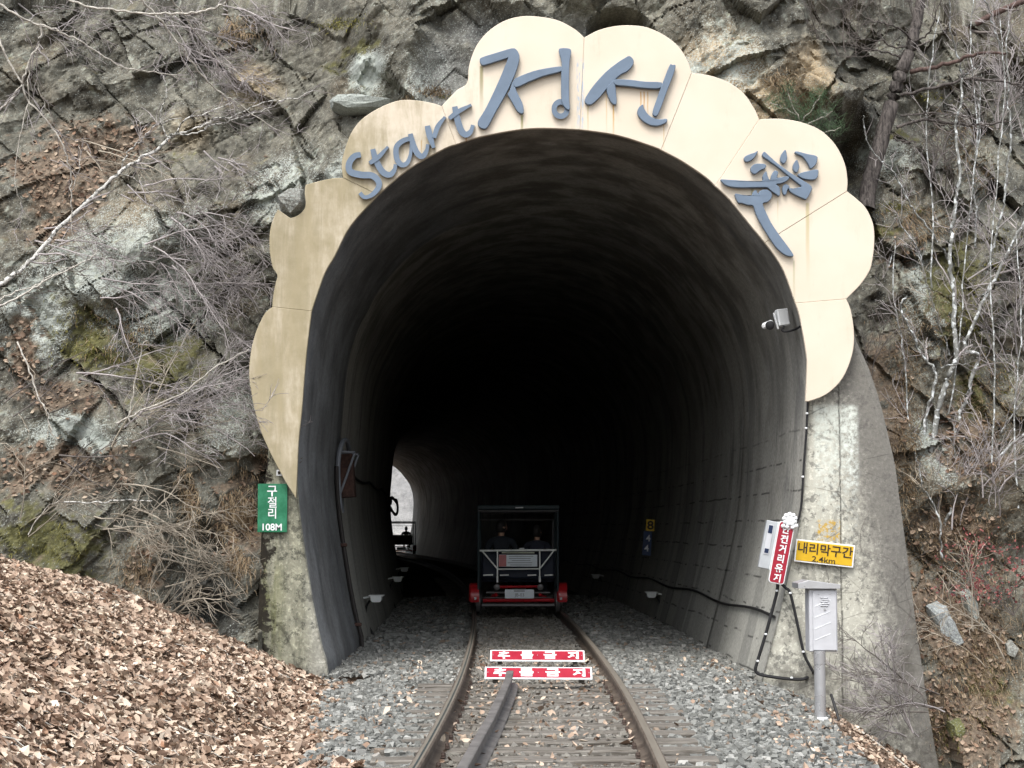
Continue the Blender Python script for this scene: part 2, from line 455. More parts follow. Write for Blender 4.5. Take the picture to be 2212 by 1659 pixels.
def lining_material():
    k = M('tunnel_lining', 0.85, spec=0.25)
    uv = k.n('ShaderNodeUVMap'); uv.uv_map = 'run'
    u, v, _ = k.xyz(uv.outputs[0])                     # u: along the arch from the left foot, v: metres into the tunnel
    x, y, z = k.xyz()
    def nz(su, sv, det=5, seed=0.0):
        return k.noise(1.0, det, 0.6, vec=k.mapped((su, sv, 1), src=uv.outputs[0], loc=(seed, seed * 1.7, seed)), dist=0.25)
    ring = nz(0.35, 0.7, 5, 3.1)                        # long stains that follow the arch
    ring2 = nz(0.5, 1.3, 4, 7.7)
    mid = k.noise(1.5, 5, 0.65); fine = k.noise(24, 3, 0.7)
    c = k.ramp(ring, [(0.30, (0.24, 0.236, 0.214)), (0.5, (0.32, 0.314, 0.284)), (0.68, (0.40, 0.393, 0.358))])
    c = k.mix(k.math('MULTIPLY', k.range(ring2, 0.56, 0.66), 0.5), c, (0.09, 0.092, 0.092))
    c = k.mix(k.math('MULTIPLY', k.range(mid, 0.5, 0.68), 0.4), c, (0.13, 0.125, 0.11))
    c = k.mix(k.math('MULTIPLY', k.range(nz(0.7, 2.0, 4, 12.3), 0.58, 0.70), 0.35), c, (0.42, 0.43, 0.43))
    # soot under the crown, in patches
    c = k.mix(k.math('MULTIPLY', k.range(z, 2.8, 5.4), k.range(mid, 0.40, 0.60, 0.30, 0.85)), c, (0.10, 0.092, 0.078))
    # the wet blue-grey first length of the left wall
    lw = k.math('MULTIPLY', k.range(x, 0.0, -1.2), k.range(v, 5.75, 5.65))
    c = k.mix(k.math('MULTIPLY', lw, 0.78), c, k.mix(k.range(nz(1.2, 0.9, 5, 17.0), 0.34, 0.66), (0.065, 0.071, 0.079), (0.17, 0.183, 0.197)))
    # lower walls cleaner, and lightened in colour to stand in for missing light
    cl = k.math('MULTIPLY', k.range(z, 2.0, 0.6), k.range(lw, 0.5, 0.0))
    c = k.mix(k.math('MULTIPLY', cl, 0.65), c, k.mix(ring, (0.34, 0.34, 0.30), (0.52, 0.52, 0.475)))
    # shutter-board joints on the right wall, broken lines
    row = k.math('FRACT', k.math('MULTIPLY', k.math('ADD', z, k.math('MULTIPLY', nz(0.6, 0.6, 2, 5.0), 0.10)), 2.85))
    ln = k.math('MULTIPLY', k.range(k.math('ABSOLUTE', k.math('SUBTRACT', row, 0.5)), 0.0, 0.06, 1, 0), k.range(nz(2.4, 1.3, 3, 9.0), 0.47, 0.56))
    ln = k.math('MULTIPLY', ln, k.math('MULTIPLY', k.range(x, 1.5, 2.0), k.range(z, 2.9, 2.3)))
    c = k.mix(k.math('MULTIPLY', ln, 0.85), c, (0.022, 0.022, 0.02))
    # construction joints every few metres
    jt = k.range(k.math('ABSOLUTE', k.math('SUBTRACT', k.math('FRACT', k.math('MULTIPLY', k.math('ADD', v, k.math('MULTIPLY', mid, 0.25)), 0.36)), 0.5)), 0.01, 0.07, 1, 0)
    c = k.mix(k.math('MULTIPLY', jt, k.range(nz(0.3, 0.5, 3, 31.0), 0.45, 0.62, 0, 0.5)), c, (0.07, 0.072, 0.074))
    c = k.mix(1.0, c, k.ramp(fine, [(0.3, 0.72), (0.5, 1.0), (0.7, 1.3)]), 'MULTIPLY')
    rb = k.math('MULTIPLY', k.range(nz(0.15, 0.75, 2, 41.0), 0.55, 0.59), k.range(x, 0.8, 1.8))
    c = k.mix(k.math('MULTIPLY', rb, 0.32), c, (0.085, 0.088, 0.088))
    # lime runs
    lime = k.math('MULTIPLY', k.range(nz(0.45, 16, 3, 21.0), 0.70, 0.78), k.range(v, 3.5, 0.2))
    c = k.mix(k.math('MULTIPLY', lime, 0.6), c, (0.50, 0.51, 0.50))
    k.color(c)
    k.rough(k.range(ring2, 0.35, 0.65, 0.7, 0.95))
    k.bump(fine, 0.3, 0.01)
    return k.m
LINING = lining_material()

def cream_material():
    k = M('cream_panel', 0.62, spec=0.3)
    x, y, z = k.xyz()
    fine = k.noise(55, 4, 0.6)
    c = k.mix(k.range(k.noise(1.6, 3, 0.5), 0.3, 0.7), (0.545, 0.48, 0.382), (0.58, 0.52, 0.425))
    # green-brown rain streaks, heavy on the left half
    st = k.noise(1.0, 6, 0.7, vec=k.mapped((6, 1, 0.9)), dist=0.3)
    blot = k.noise(2.6, 6, 0.7)
    left = k.range(x, 0.3, -2.6)
    d = k.math('ADD', k.math('MULTIPLY', st, 0.66), k.math('ADD', k.math('MULTIPLY', blot, 0.45), k.math('MULTIPLY', left, 0.36)))
    dm = k.range(d, 0.59, 0.98)
    c = k.mix(k.math('MULTIPLY', dm, 0.92), c, k.mix(k.noise(7, 5, 0.7), (0.17, 0.148, 0.078), (0.345, 0.298, 0.197)))
    c = k.mix(k.math('MULTIPLY', k.math('MULTIPLY', k.range(x, -1.2, -2.7), k.range(k.noise(1.0, 5, 0.65, vec=k.mapped((5, 1, 0.5)), dist=0.4), 0.34, 0.70)), 0.62), c, (0.31, 0.265, 0.165))
    # rust and algae runs below the fixings
    P = lambda u, v: W(u, v, PY - 0.16)
    for (u, v0, v1, w, col, a) in [(1310, 200, 298, 3.2, (0.432, 0.3024, 0.144), .5), (1325, 222, 300, 4, (0.4464, 0.288, 0.1152), .8), (1384, 195, 262, 3, (0.4464, 0.2592, 0.1008), .8),
                                   (1391, 195, 255, 3, (0.432, 0.2376, 0.0864), .8), (1399, 195, 268, 3, (0.4464, 0.2736, 0.1152), .7), (1007, 285, 300, 3, (0.36, 0.18, 0.0576), .8),
                                   (1040, 140, 240, 9, (0.2448, 0.2232, 0.1224), .8), (1128, 246, 285, 6, (0.2592, 0.2448, 0.1224), .8), (1270, 226, 290, 4, (0.396, 0.3384, 0.1872), .6),
                                   (1744, 435, 620, 9, (0.4176, 0.36, 0.216), .75), (1715, 560, 680, 5, (0.396, 0.3744, 0.2592), .7), (1434, 262, 320, 2.5, (0.4464, 0.324, 0.1584), .7),
                                   (1625, 405, 425, 7, (0.36, 0.3384, 0.2016), .7), (1680, 430, 470, 3, (0.4752, 0.396, 0.2592), .6), (910, 300, 330, 3, (0.324, 0.216, 0.0864), .6)]:
        a0, a1 = P(u, v0), P(u, v1)
        hw = w / 190.0 / 2
        fx = k.range(k.math('ABSOLUTE', k.math('SUBTRACT', x, k.math('ADD', a0.x - 0.012, k.math('MULTIPLY', blot, 0.024)))), hw * 0.35, hw * 1.3, 1, 0)
        fz = k.math('MULTIPLY', k.range(z, a0.z, a0.z - 0.03), k.range(z, a1.z - 0.12, a0.z - 0.05))
        c = k.mix(k.math('MULTIPLY', k.math('MULTIPLY', fx, fz), min(1.0, a * 1.25)), c, col)
    # peeled blue under-paint beside the middle joint
    pe = k.math('MULTIPLY', k.range(k.math('ABSOLUTE', k.math('SUBTRACT', x, P(1254, 150).x)), 0.03, 0.055, 1, 0), k.range(k.noise(1.0, 4, 0.7, vec=k.mapped((60, 1, 8))), 0.50, 0.57))
    pe = k.math('MULTIPLY', pe, k.math('MULTIPLY', k.range(z, P(0, 120).z, P(0, 140).z), k.range(z, P(0, 285).z, P(0, 270).z)))
    c = k.mix(k.math('MULTIPLY', pe, 0.85), c, (0.30, 0.37, 0.46))
    k.color(c)
    k.rough(k.range(dm, 0, 1, 0.55, 0.9))
    k.bump(fine, 0.12, 0.006)
    return k.m
CREAM = cream_material()

def leaf_material(name='fallen_leaf', dark=0.0):
    k = M(name, 0.75, spec=0.25)
    c = k.ramp(k.island, [(0.0, (0.1143, 0.07225, 0.04867)), (0.14, (0.2203, 0.1486, 0.106)), (0.35, (0.3509, 0.261, 0.1962)), (0.6, (0.457, 0.3572, 0.2786)),
                          (0.82, (0.5549, 0.4577, 0.3611)), (0.95, (0.6691, 0.5941, 0.4867)), (1.0, (0.3427, 0.1847, 0.1099))])
    c = k.mix(k.range(k.noise(1.3, 4, 0.6), 0.42, 0.64, 0.0, 0.6), c, k.mix(1.0, c, (0.50, 0.44, 0.38), 'MULTIPLY'))
    c = k.mix(k.math('MULTIPLY', k.noise(60, 3, 0.6), 0.5), c, k.mix(1.0, c, (0.5, 0.45, 0.4), 'MULTIPLY'))
    if dark: c = k.mix(dark, c, k.mix(1.0, c, (0.50, 0.46, 0.42), 'MULTIPLY'))
    k.color(c); return k.m
LEAF = leaf_material()
LEAF_OLD = leaf_material('old_fallen_leaf', 0.75)
def ballast_material():
    k = M('ballast_stone', 0.9, spec=0.25)
    c = k.ramp(k.island, [(0.0, (0.082, 0.0861, 0.08036)), (0.3, (0.1394, 0.1443, 0.1337)), (0.6, (0.1927, 0.1993, 0.1853)), (0.85, (0.2542, 0.2608, 0.2444)), (0.95, (0.3772, 0.3772, 0.3526)), (0.97, (0.164, 0.123, 0.0902)), (1.0, (0.2788, 0.2132, 0.1558))])
    x, y, z = k.xyz()
    c = k.mix(k.math('MULTIPLY', k.range(k.math('ABSOLUTE', k.math('SUBTRACT', x, 0.22)), 0.95, 0.6), 0.45), c, (0.164, 0.1353, 0.1025))
    c = k.mix(k.math('MULTIPLY', k.noise(40, 4, 0.7), 0.5), c, (0.1394, 0.1353, 0.123))
    k.color(c); k.bump(k.noise(90, 4, 0.7), 0.4, 0.01); return k.m
BALLAST = ballast_material()
def soil_material():
    k = M('soil', 0.95, spec=0.1)
    c = k.mix(k.noise(9, 6, 0.75), (0.075, 0.053, 0.038), (0.20, 0.145, 0.105))
    x, y, z = k.xyz()
    gr = k.math('MULTIPLY', k.range(x, -1.75, -1.45), k.range(x, 3.2, 2.8))
    c = k.mix(gr, c, k.mix(k.voro(34, out='Distance'), (0.22, 0.225, 0.215), (0.05, 0.05, 0.047)))
    k.color(c); k.bump(k.noise(24, 6, 0.7), 0.7, 0.05); return k.m
SOIL = soil_material()
def bark(name, a, b, spots=None, scale=(1, 1, 1)):
    k = M(name, 0.88, spec=0.2)
    nz = k.noise(1, 6, 0.75, vec=k.mapped(scale))
    c = k.mix(k.range(nz, 0.34, 0.66), a, b)
    if spots:
        c = k.mix(k.range(k.noise(spots[1], 3, 0.5), 0.535, 0.575), c, spots[0])
    k.color(c); k.bump(nz, 0.5, 0.012); return k.m
BARK_WHITE = bark('white_bark', (0.30, 0.295, 0.27), (0.60, 0.59, 0.555), ((0.10, 0.10, 0.09), 26), (22, 22, 22))
BARK_LICHEN = bark('lichen_spotted_bark', (0.13, 0.134, 0.124), (0.27, 0.275, 0.26), ((0.52, 0.55, 0.55), 15), (18, 18, 18))
BARK_GREY = bark('grey_bark', (0.24, 0.225, 0.195), (0.52, 0.495, 0.44), None, (30, 30, 30))
BARK_PINE = bark('pine_bark', (0.022, 0.019, 0.018), (0.115, 0.102, 0.094), None, (34, 34, 5))
BARK_RED = bark('red_pine_bark', (0.050, 0.034, 0.030), (0.115, 0.078, 0.068), None, (24, 24, 8))
TWIG = simple('twig_purple_grey', (0.31, 0.285, 0.28), 0.85, var=0.35, scale=3)
TWIG_TAN = simple('twig_tan', (0.31, 0.275, 0.22), 0.85, var=0.35, scale=3)
TWIG_DARK = simple('twig_dark', (0.12, 0.105, 0.095), 0.85, var=0.35, scale=3)

# ------------------------------------------------------------------ ground, bank and track bed
def axis(parts):
    out = []
    for a, b, st in parts:
        n = max(1, int(round((b - a) / st))); out += list(np.linspace(a, b, n, endpoint=False))
    out.append(parts[-1][1]); return np.array(out)
def grid_faces(nx, ny):
    i = np.arange(nx * ny).reshape(ny, nx)
    return np.stack([i[:-1, :-1].ravel(), i[:-1, 1:].ravel(), i[1:, 1:].ravel(), i[1:, :-1].ravel()], 1)
mb = MB(); mb.add([(-900, -900, -1.75), (900, -900, -1.75), (900, 900, -1.75), (-900, 900, -1.75)], [(0, 1, 2, 3)])
tag(mb.build('ground', SOIL, fix=False), kind='structure')
gx = axis([(-60, -7.5, 3.5), (-7.5, 6.5, 0.07), (6.5, 60, 3.5)]); gy = axis([(-40, 8, 2.0), (8, 22.4, 0.07)])
GX, GY = np.meshgrid(gx, gy)
GZ = ground_z(GX, GY) + lump_h(GX, GY)
tag(mesh_np('leaf_bank', np.stack([GX, GY, GZ], -1), quads=grid_faces(len(gx), len(gy)), mat=SOIL, smooth=True), kind='structure')
def ground_h(x, y):
    return ground_z(x, y) + lump_h(x, y)
ys = axis([(22.25, 60, 1.0), (60, 230, 4.0)]); xs = np.array([-6.0, -2.6, -1.3, 1.3, 2.9, 6.0]); zs = np.array([-0.40, -0.38, -0.262, -0.262, -0.39, -0.40])
V = np.array([[track_x(y) + (x), y, z] for y in ys for x, z in zip(xs, zs)])
tag(mesh_np('tunnel_floor', V, quads=grid_faces(len(xs), len(ys)), mat=SOIL), kind='structure')

# ------------------------------------------------------------------ tunnel lining and portal
INNER = [(700, 1560), (712, 1450), (700, 1395), (684, 1320), (666, 1210), (652, 1110), (645, 1020), (645, 953), (650, 886), (656, 820), (662, 753), (673, 680), (687, 630), (703, 588), (723, 553), (757, 490),
         (817, 421), (880, 368), (956, 324), (1035, 297), (1115, 281), (1174, 277), (1253, 280), (1333, 292), (1412, 318), (1475, 351), (1525, 385), (1575, 431), (1618, 483), (1674, 554), (1697, 594), (1728, 686),
         (1741, 766), (1744, 830), (1743, 880), (1737, 1000), (1728, 1100), (1705, 1220), (1675, 1345), (1640, 1480), (1615, 1590)]
def resample(P, n):
    P = np.array(P, float); s = np.concatenate([[0], np.cumsum(np.linalg.norm(np.diff(P, axis=0), axis=1))])
    t = np.linspace(0, s[-1], n); return np.stack([np.interp(t, s, P[:, i]) for i in range(P.shape[1])], 1)
prof = np.array([(p.x, p.z) for p in WA(INNER, PY)])
prof = resample(np.array(spline(prof, 4)), 120)
cen = np.array([0.45, 2.6])
nrm = prof - cen; nrm /= np.linalg.norm(nrm, axis=1)[:, None]
prof = prof + nrm * 0.025
arc = np.concatenate([[0], np.cumsum(np.linalg.norm(np.diff(prof, axis=0), axis=1))])
st = axis([(0, 5.7, 0.3), (5.7, 12, 0.45), (12, 40, 1.4), (40, 104, 3.0)])
st = np.sort(np.concatenate([st, [5.70, 5.705, 11.4, 11.41, 11.55, 11.56]]))
V, UV = [], []
for t in st:
    ins = 0.0
    y = PY + t
    sh = track_x(y) - track_x(PY)
    wob = 0.012 * (fbm(arc * 0.5, np.full_like(arc, t * 0.16), 2, 5) - 0.5) * 2
    q = prof - nrm * (ins + wob[:, None])
    V.append(np.stack([q[:, 0] + sh, np.full(len(q), y), q[:, 1]], 1)); UV.append(np.stack([arc, np.full(len(q), t)], 1))
V = np.concatenate(V); UV = np.concatenate(UV)
lin = mesh_np('tunnel_lining', V, quads=grid_faces(len(prof), len(st)), mat=LINING, smooth=True)
uvl = lin.data.uv_layers.new(name='run')
vi = np.empty(len(lin.data.loops), np.int32); lin.data.loops.foreach_get('vertex_index', vi)
uvl.data.foreach_set('uv', UV[vi].astype(np.float32).ravel())
tag(lin, 'dark stained concrete lining inside the tunnel', 'tunnel', kind='structure')
def wall_point(side, z, y, off=0.03):
    """point on the inner wall (side -1 left, +1 right) at height z and distance y, off metres proud of it"""
    t = y - PY; sel = prof[:60] if side < 0 else prof[60:]
    o = np.argsort(sel[:, 1]); x = np.interp(z, sel[o, 1], sel[o, 0])
    ins = 0.0
    return Vector((x + (track_x(y) - track_x(PY)) - side * (ins + off), y, z))

OUTER = [(545, 1580), (552, 1470), (556, 1380), (560, 1250), (566, 1110), (576, 1000), (590, 860), (615, 710), (655, 565), (725, 425), (845, 305), (1000, 218), (1174, 180), (1350, 190), (1500, 250),
         (1640, 350), (1740, 470), (1810, 600), (1850, 735), (1878, 795), (1903, 870), (1934, 1000), (1958, 1180), (1984, 1380), (2004, 1520), (2040, 1720)]
outp = resample(np.array([(p.x, p.z) for p in WA(OUTER, PY)]), 120)
rings = []
for f in (0.0, 0.15, 0.4, 0.65, 0.9, 1.0):
    q = prof + (outp - prof) * f
    rings.append(np.stack([q[:, 0], np.full(120, PY + (0.0 if 0 < f < 1 else 0.03)), q[:, 1]], 1))
q = outp; rings.append(np.stack([q[:, 0], np.full(120, PY + 0.9), q[:, 1]], 1))
rings.insert(0, np.stack([prof[:, 0], np.full(120, PY + 0.06), prof[:, 1]], 1))
V = np.stack(rings, 0)
V[2:6, :, 1] += 0.02 * (fbm(V[2:6, :, 0] * 3, V[2:6, :, 2] * 3, 3, 8) - 0.5)
po = mesh_np('tunnel_portal', V.reshape(-1, 3), quads=grid_faces(120, len(rings)), mat=PORTAL, smooth=False, origin=(0.4, PY, -0.35))
tag(po, 'weathered concrete tunnel portal with wing wall around the arch', 'tunnel portal')

# ------------------------------------------------------------------ cliff
def inside(poly, x, z):
    r = np.zeros(x.shape, bool); n = len(poly)
    for i in range(n):
        x1, z1 = poly[i]; x2, z2 = poly[(i + 1) % n]
        if z1 == z2: continue
        c = (z1 > z) != (z2 > z)
        r ^= c & (x < (x2 - x1) * (z - z1) / (z2 - z1) + x1)
    return r
def blobs(lst, u, v):
    m = np.zeros(u.shape)
    for (a, b, ra, rb, s) in lst:
        d = np.sqrt(((u - a) / ra) ** 2 + ((v - b) / rb) ** 2)
        m = np.maximum(m, s * np.clip(1.45 - d, 0, 1))
    return m
cx = axis([(-13, -8.8, 0.25), (-8.8, -6.5, 0.045), (-6.5, 6.7, 0.0225), (6.7, 9.2, 0.045), (9.2, 13, 0.25)])
cz = axis([(-2.4, -1.4, 0.12), (-1.4, 8.2, 0.0225), (8.2, 14, 0.25)])
CX, CZ = np.meshgrid(cx, cz)
CUu = CU + CX * 190.0; CVv = 1141 - (CZ - 1.43) * 190.0
wu = CUu + 110 * (fbm(CX * 1.1, CZ * 1.1, 4, 61, 0.6) - 0.5); wv = CVv + 110 * (fbm(CX * 1.1, CZ * 1.1, 4, 62, 0.6) - 0.5)
wx = CX + 0.40 * (fbm(CX * 0.9, CZ * 0.9, 3, 71) - 0.5) + 0.07 * (fbm(CX * 5, CZ * 5, 3, 73) - 0.5)
wz = CZ + 0.40 * (fbm(CX * 0.9, CZ * 0.9, 3, 72) - 0.5) + 0.07 * (fbm(CX * 5, CZ * 5, 3, 74) - 0.5)
def blocks(x, z, rot, hs, ht, seed):
    """jointed slabs: beds of uneven thickness cut into blocks, each with its own offset and tilt"""
    c, q = math.cos(rot), math.sin(rot)
    a = (-x * q + z * c) / hs; b = (x * c + z * q) / ht
    a = a + 0.8 * (vnoise(np.floor(a) * 0 + b * 0.35, a * 0.3, seed + 9) - 0.5)
    ia = np.floor(a); b = b * (0.6 + 0.9 * _hash(ia, ia * 0, seed)) + 10 * _hash(ia, ia * 0, seed + 1)
    ib = np.floor(b); fa = a - ia; fb = b - ib
    off = _hash(ia, ib, seed + 2) * 2 - 1
    tl = (_hash(ia, ib, seed + 3) * 2 - 1) * (fa - 0.5) + (_hash(ia, ib, seed + 4) * 2 - 1) * (fb - 0.5)
    edge = np.minimum(np.minimum(fa, 1 - fa) * hs, np.minimum(fb, 1 - fb) * ht)
    return off, tl, edge, _hash(ia, ib, seed + 5)
def chunks(x, z, size, seed, rot=0.0, stretch=1.0, dome=0.75):
    """convex angular chunks: the upper envelope of randomly tilted facets"""
    c, q = math.cos(rot), math.sin(rot)
    qx, qy = (x * c + z * q) / size, (-x * q + z * c) / (size * stretch)
    ix, iy = np.floor(qx), np.floor(qy); best = np.full(x.shape, -9.0); rid = np.zeros(x.shape)
    for dx in (-1, 0, 1):
        for dy in (-1, 0, 1):
            ex, ey = ix + dx, iy + dy
            ddx = qx - ex - _hash(ex, ey, seed); ddy = qy - ey - _hash(ex, ey, seed + 1)
            h = 0.9 * _hash(ex, ey, seed + 2) + 1.1 * ((_hash(ex, ey, seed + 3) - 0.5) * ddx + (_hash(ex, ey, seed + 4) - 0.5) * ddy) - dome * np.maximum(np.abs(ddx + 0.35 * ddy), np.abs(ddy - 0.2 * ddx))
            m = h > best; best = np.where(m, h, best); rid = np.where(m, _hash(ex, ey, seed + 5), rid)
    return best, rid
bo, bt, be, br_ = blocks(wx, wz, -0.78, 0.62, 1.25, 110)
b2, bt2, be2, br2 = blocks(wx, wz, 0.42, 1.05, 0.9, 120)
c1, r1 = chunks(wx, wz, 0.62, 130, -0.6, 1.5)
c2, r2 = chunks(wx, wz, 0.27, 140, -0.9, 1.4)
c3, r3 = chunks(wx, wz, 0.13, 150, 0.4, 1.3)
c4, r4 = chunks(CX, CZ, 0.065, 160, -0.5, 1.3)
smooth_m = blobs([(950, 110, 62, 95, 1), (1110, 0, 150, 45, 1), (1250, 30, 60, 60, 1), (500, 720, 40, 100, .6), (600, 660, 50, 170, 0.9), (230, 420, 60, 60, .6)], CUu, CVv)
soft_m = blobs([(90, 280, 190, 150, .9), (60, 380, 130, 100, .9), (40, 800, 70, 110, .8), (130, 900, 170, 90, .8), (140, 1020, 210, 90, .7), (1960, 800, 90, 150, .7), (2080, 1180, 150, 160, .8), (2060, 1450, 150, 200, .7), (2150, 700, 100, 220, .6)], wu, wv)
rough_k = (1 - 0.85 * smooth_m)
disp = rough_k * ((1 - 0.55 * soft_m) * (0.11 * bo + 0.20 * bt + 0.09 * b2 + 0.18 * bt2) - (1 - 0.4 * soft_m) * (0.34 * c1 + 0.22 * c2 + 0.08 * c3 + 0.030 * c4))
crack = rough_k * (1 - 0.9 * soft_m) * (0.12 * np.clip(1 - be / 0.02, 0, 1) * (br_ > 0.8) + 0.10 * np.clip(1 - be2 / 0.018, 0, 1) * (br2 > 0.88))
disp = disp + crack + 0.16 * (fbm(CX * 1.8, CZ * 1.8, 5, 5) - 0.5) + 0.03 * (fbm(CX * 16, CZ * 16, 3, 6) - 0.5) + 0.22
o2 = b2
zc0 = np.clip(CZ, 0, None)
yl = PY - 0.10 + 0.25 * zc0 + 0.02 * zc0 ** 2 - 0.20 * np.clip(-CX - 2.8, 0, 4.5) - 0.20 * np.clip(-CZ, 0, 2)
yc = PY + 0.55 + 0.20 * np.clip(CZ - 5.0, 0, None)
yr = PY + 0.75 + 0.30 * np.clip(CZ - 2.0, 0, None) + 0.30 * np.clip(CX - 5.0, 0, 6) + 0.55 * np.clip(CX - 4.9, 0, 3) * np.clip((CZ - 5.2) / 1.6, 0, 1) - 0.45 * np.clip(1.2 - CZ, 0, 4)
sm = lambda a, b, t: (lambda q: q * q * (3 - 2 * q))(np.clip((t - a) / (b - a), 0, 1))
base = yl * (1 - sm(-3.0, -1.2, CX)) + yc * sm(-3.0, -1.2, CX)
base = base * (1 - sm(3.0, 4.6, CX)) + yr * sm(3.0, 4.6, CX)
# carved and jutting features
feat = blobs([(1352, -8, 52, 34, 1)], CUu, CVv) * 1.3                                   # small cave over the arch
feat += blobs([(1895, 260, 50, 85, 1)], CUu, CVv) * 0.7                                 # recess under the overhang
feat -= blobs([(1880, 140, 75, 60, 1)], CUu, CVv) * 0.75                                # overhanging block
feat += blobs([(445, 1320, 45, 40, 1)], CUu, CVv) * 0.45                                # dark hollow behind the leaf bank
feat += blobs([(640, 640, 25, 160, 1)], CUu, CVv) * 0.2
feat -= blobs([(275, 440, 95, 95, 1)], CUu, CVv) * 0.28 + blobs([(130, 560, 120, 110, 1)], CUu, CVv) * 0.25 + blobs([(470, 1010, 70, 120, 1)], CUu, CVv) * 0.3
feat -= blobs([(570, 330, 70, 110, 1)], CUu, CVv) * 0.22
CY = base + disp + feat + 0.75 * (fbm(CX * 0.75, CZ * 0.75, 3, 88) - 0.5) * np.clip(np.maximum(-2.6 - CX, CX - 4.3) / 0.8, 0, 1)
# keep clear of the portal face and the sign panels
Pout = outp.copy(); pc = np.array([0.45, 2.4])
dil = [tuple(pc + (p - pc) * (1.05 if p[0] > 0 or p[1] > 2.2 else 0.985)) for p in Pout] + [(4.9, -3.0), (-3.1, -3.0)]
ins_p = inside(dil, CX, CZ)
CY = np.where(ins_p, np.maximum(CY, PY + 0.10), CY)
zone = inside([tuple(pc + (p - pc) * np.array([1.16, 1.20])) for p in Pout] + [(5.1, -3.0), (-3.3, -3.0)], CX, CZ) & (CZ > 1.6)
CY = np.where(zone, np.maximum(CY, PY + 0.02 + 0.06 * (o2 + 1)), CY)
hole = inside([tuple(p - (p - prof[i]) * 0.55) for i, p in enumerate(Pout)] + [(3.2, -3.0), (-2.6, -3.0)], CX, CZ)
F = grid_faces(len(cx), len(cz))
F = F[~hole.ravel()[F].all(1)]
dYdz_ = np.gradient(CY)[0] / np.gradient(cz)[:, None]
moss = blobs([(190, 730, 90, 50, 1), (150, 660, 60, 40, .8), (320, 790, 60, 70, .8), (110, 1170, 120, 60, 1), (60, 1090, 60, 40, .6), (180, 1250, 80, 50, .8), (300, 250, 40, 30, .6), (2110, 640, 50, 130, .9), (2180, 540, 50, 80, .9),
              (2185, 840, 40, 70, 1), (2120, 1480, 60, 90, .9), (2050, 1560, 60, 60, .8), (1950, 440, 90, 18, 1), (2040, 175, 60, 14, .9), (760, 12, 60, 20, .9), (700, 30, 50, 20, .8), (960, 195, 25, 12, .9), (2070, 900, 40, 50, .6), (2000, 1400, 40, 30, .6), (230, 1000, 30, 30, .5)], wu, wv)
litter = blobs([(110, 230, 140, 70, 1), (60, 330, 110, 100, 1), (30, 760, 50, 90, 1), (110, 850, 120, 45, 1), (130, 1010, 170, 55, 1), (260, 970, 50, 40, .9), (60, 440, 60, 50, .9), (930, 188, 50, 18, 1), (560, 990, 50, 40, .8),
                (510, 1120, 65, 130, .85), (400, 1060, 40, 80, .5), (1940, 760, 60, 80, .9), (1950, 880, 40, 160, .9), (2080, 1150, 120, 80, .9), (2080, 1350, 140, 130, 1), (2030, 1560, 130, 110, 1), (2150, 950, 90, 130, .8), (2010, 480, 90, 60, .6), (330, 1230, 60, 90, .6), (440, 20, 60, 30, .5)], wu, wv)
lichen = blobs([(190, 560, 160, 140, .45), (60, 690, 70, 90, .8), (330, 480, 110, 90, .4), (570, 330, 70, 110, .5), (150, 930, 110, 40, 1), (330, 640, 90, 90, .6), (480, 900, 80, 80, .5), (1600, 80, 70, 90, .5), (1480, 120, 60, 80, .6), (1330, 110, 60, 60, .5), (1830, 400, 60, 120, .6),
                (2000, 250, 60, 60, .5), (2070, 600, 50, 120, .6), (2070, 960, 60, 90, .6), (2110, 1330, 60, 80, .8), (780, 70, 40, 50, 1), (700, 330, 40, 80, .7), (900, 110, 40, 60, .4)], wu, wv) + 0.35 * fbm(CX * 0.8, CZ * 0.8, 3, 44)
tan = blobs([(1560, 130, 110, 120, 1), (1660, 200, 90, 90, 1), (1780, 90, 60, 100, .9), (470, 70, 70, 60, .6), (330, 190, 80, 60, .4), (1350, 20, 60, 40, .5), (250, 420, 80, 60, .35)], wu, wv)
wet = blobs([(450, 1330, 55, 80, 1), (600, 720, 50, 150, .25)], wu, wv)
up = np.clip(dYdz_ * 0.9 - 0.15, 0, 1)                       # faces that look up hold moss, soil and leaves
n1 = fbm(CX * 2.6, CZ * 2.6, 5, 21, 0.6); n2 = fbm(CX * 9, CZ * 9, 4, 22, 0.6); n3 = fbm(CX * 1.0, CZ * 1.0, 4, 23); n4 = fbm(CX * 22, CZ * 22, 3, 24, 0.7)
C3 = lambda c: np.array(c)[None, None, :]
mixc = lambda a, b, f: a + (b - a) * np.clip(f, 0, 1)[..., None]
tone = np.clip(0.22 + 1.0 * (n1 - 0.5) + 0.9 * (n2 - 0.5) + 0.5 * (n4 - 0.5) + 0.55 * (0.4 * r1 + 0.3 * r2 + 0.2 * br_ + 0.1 * r3), 0, 1)
rc = mixc(C3((0.036, 0.034, 0.029)), C3((0.215, 0.21, 0.18)), tone)
brown = np.clip((n3 - 0.47) * 5, 0, 1) * np.clip((fbm(CX * 3.2, CZ * 3.2, 4, 25) - 0.40) * 5, 0, 1)
rc = mixc(rc, mixc(C3((0.065, 0.050, 0.033)), C3((0.17, 0.135, 0.092)), n4), 0.45 * brown)
rc = mixc(rc, mixc(C3((0.22, 0.165, 0.10)), C3((0.44, 0.36, 0.25)), tone), 0.9 * np.clip(tan * 1.5 * (0.35 + 1.2 * n1) - 0.2, 0, 1))
lic = np.clip(lichen, 0, 1.3)
rc = mixc(rc, mixc(C3((0.20, 0.22, 0.20)), C3((0.46, 0.50, 0.46)), n4), np.clip((0.40 * lic + 1.0 * n2 + 0.5 * n4 - 1.03) * 6, 0, 0.8))
msk = np.clip((moss * 0.62 + 0.95 * n2 + 0.55 * n4 + 0.25 * up - 1.12) * 4, 0, 0.9)
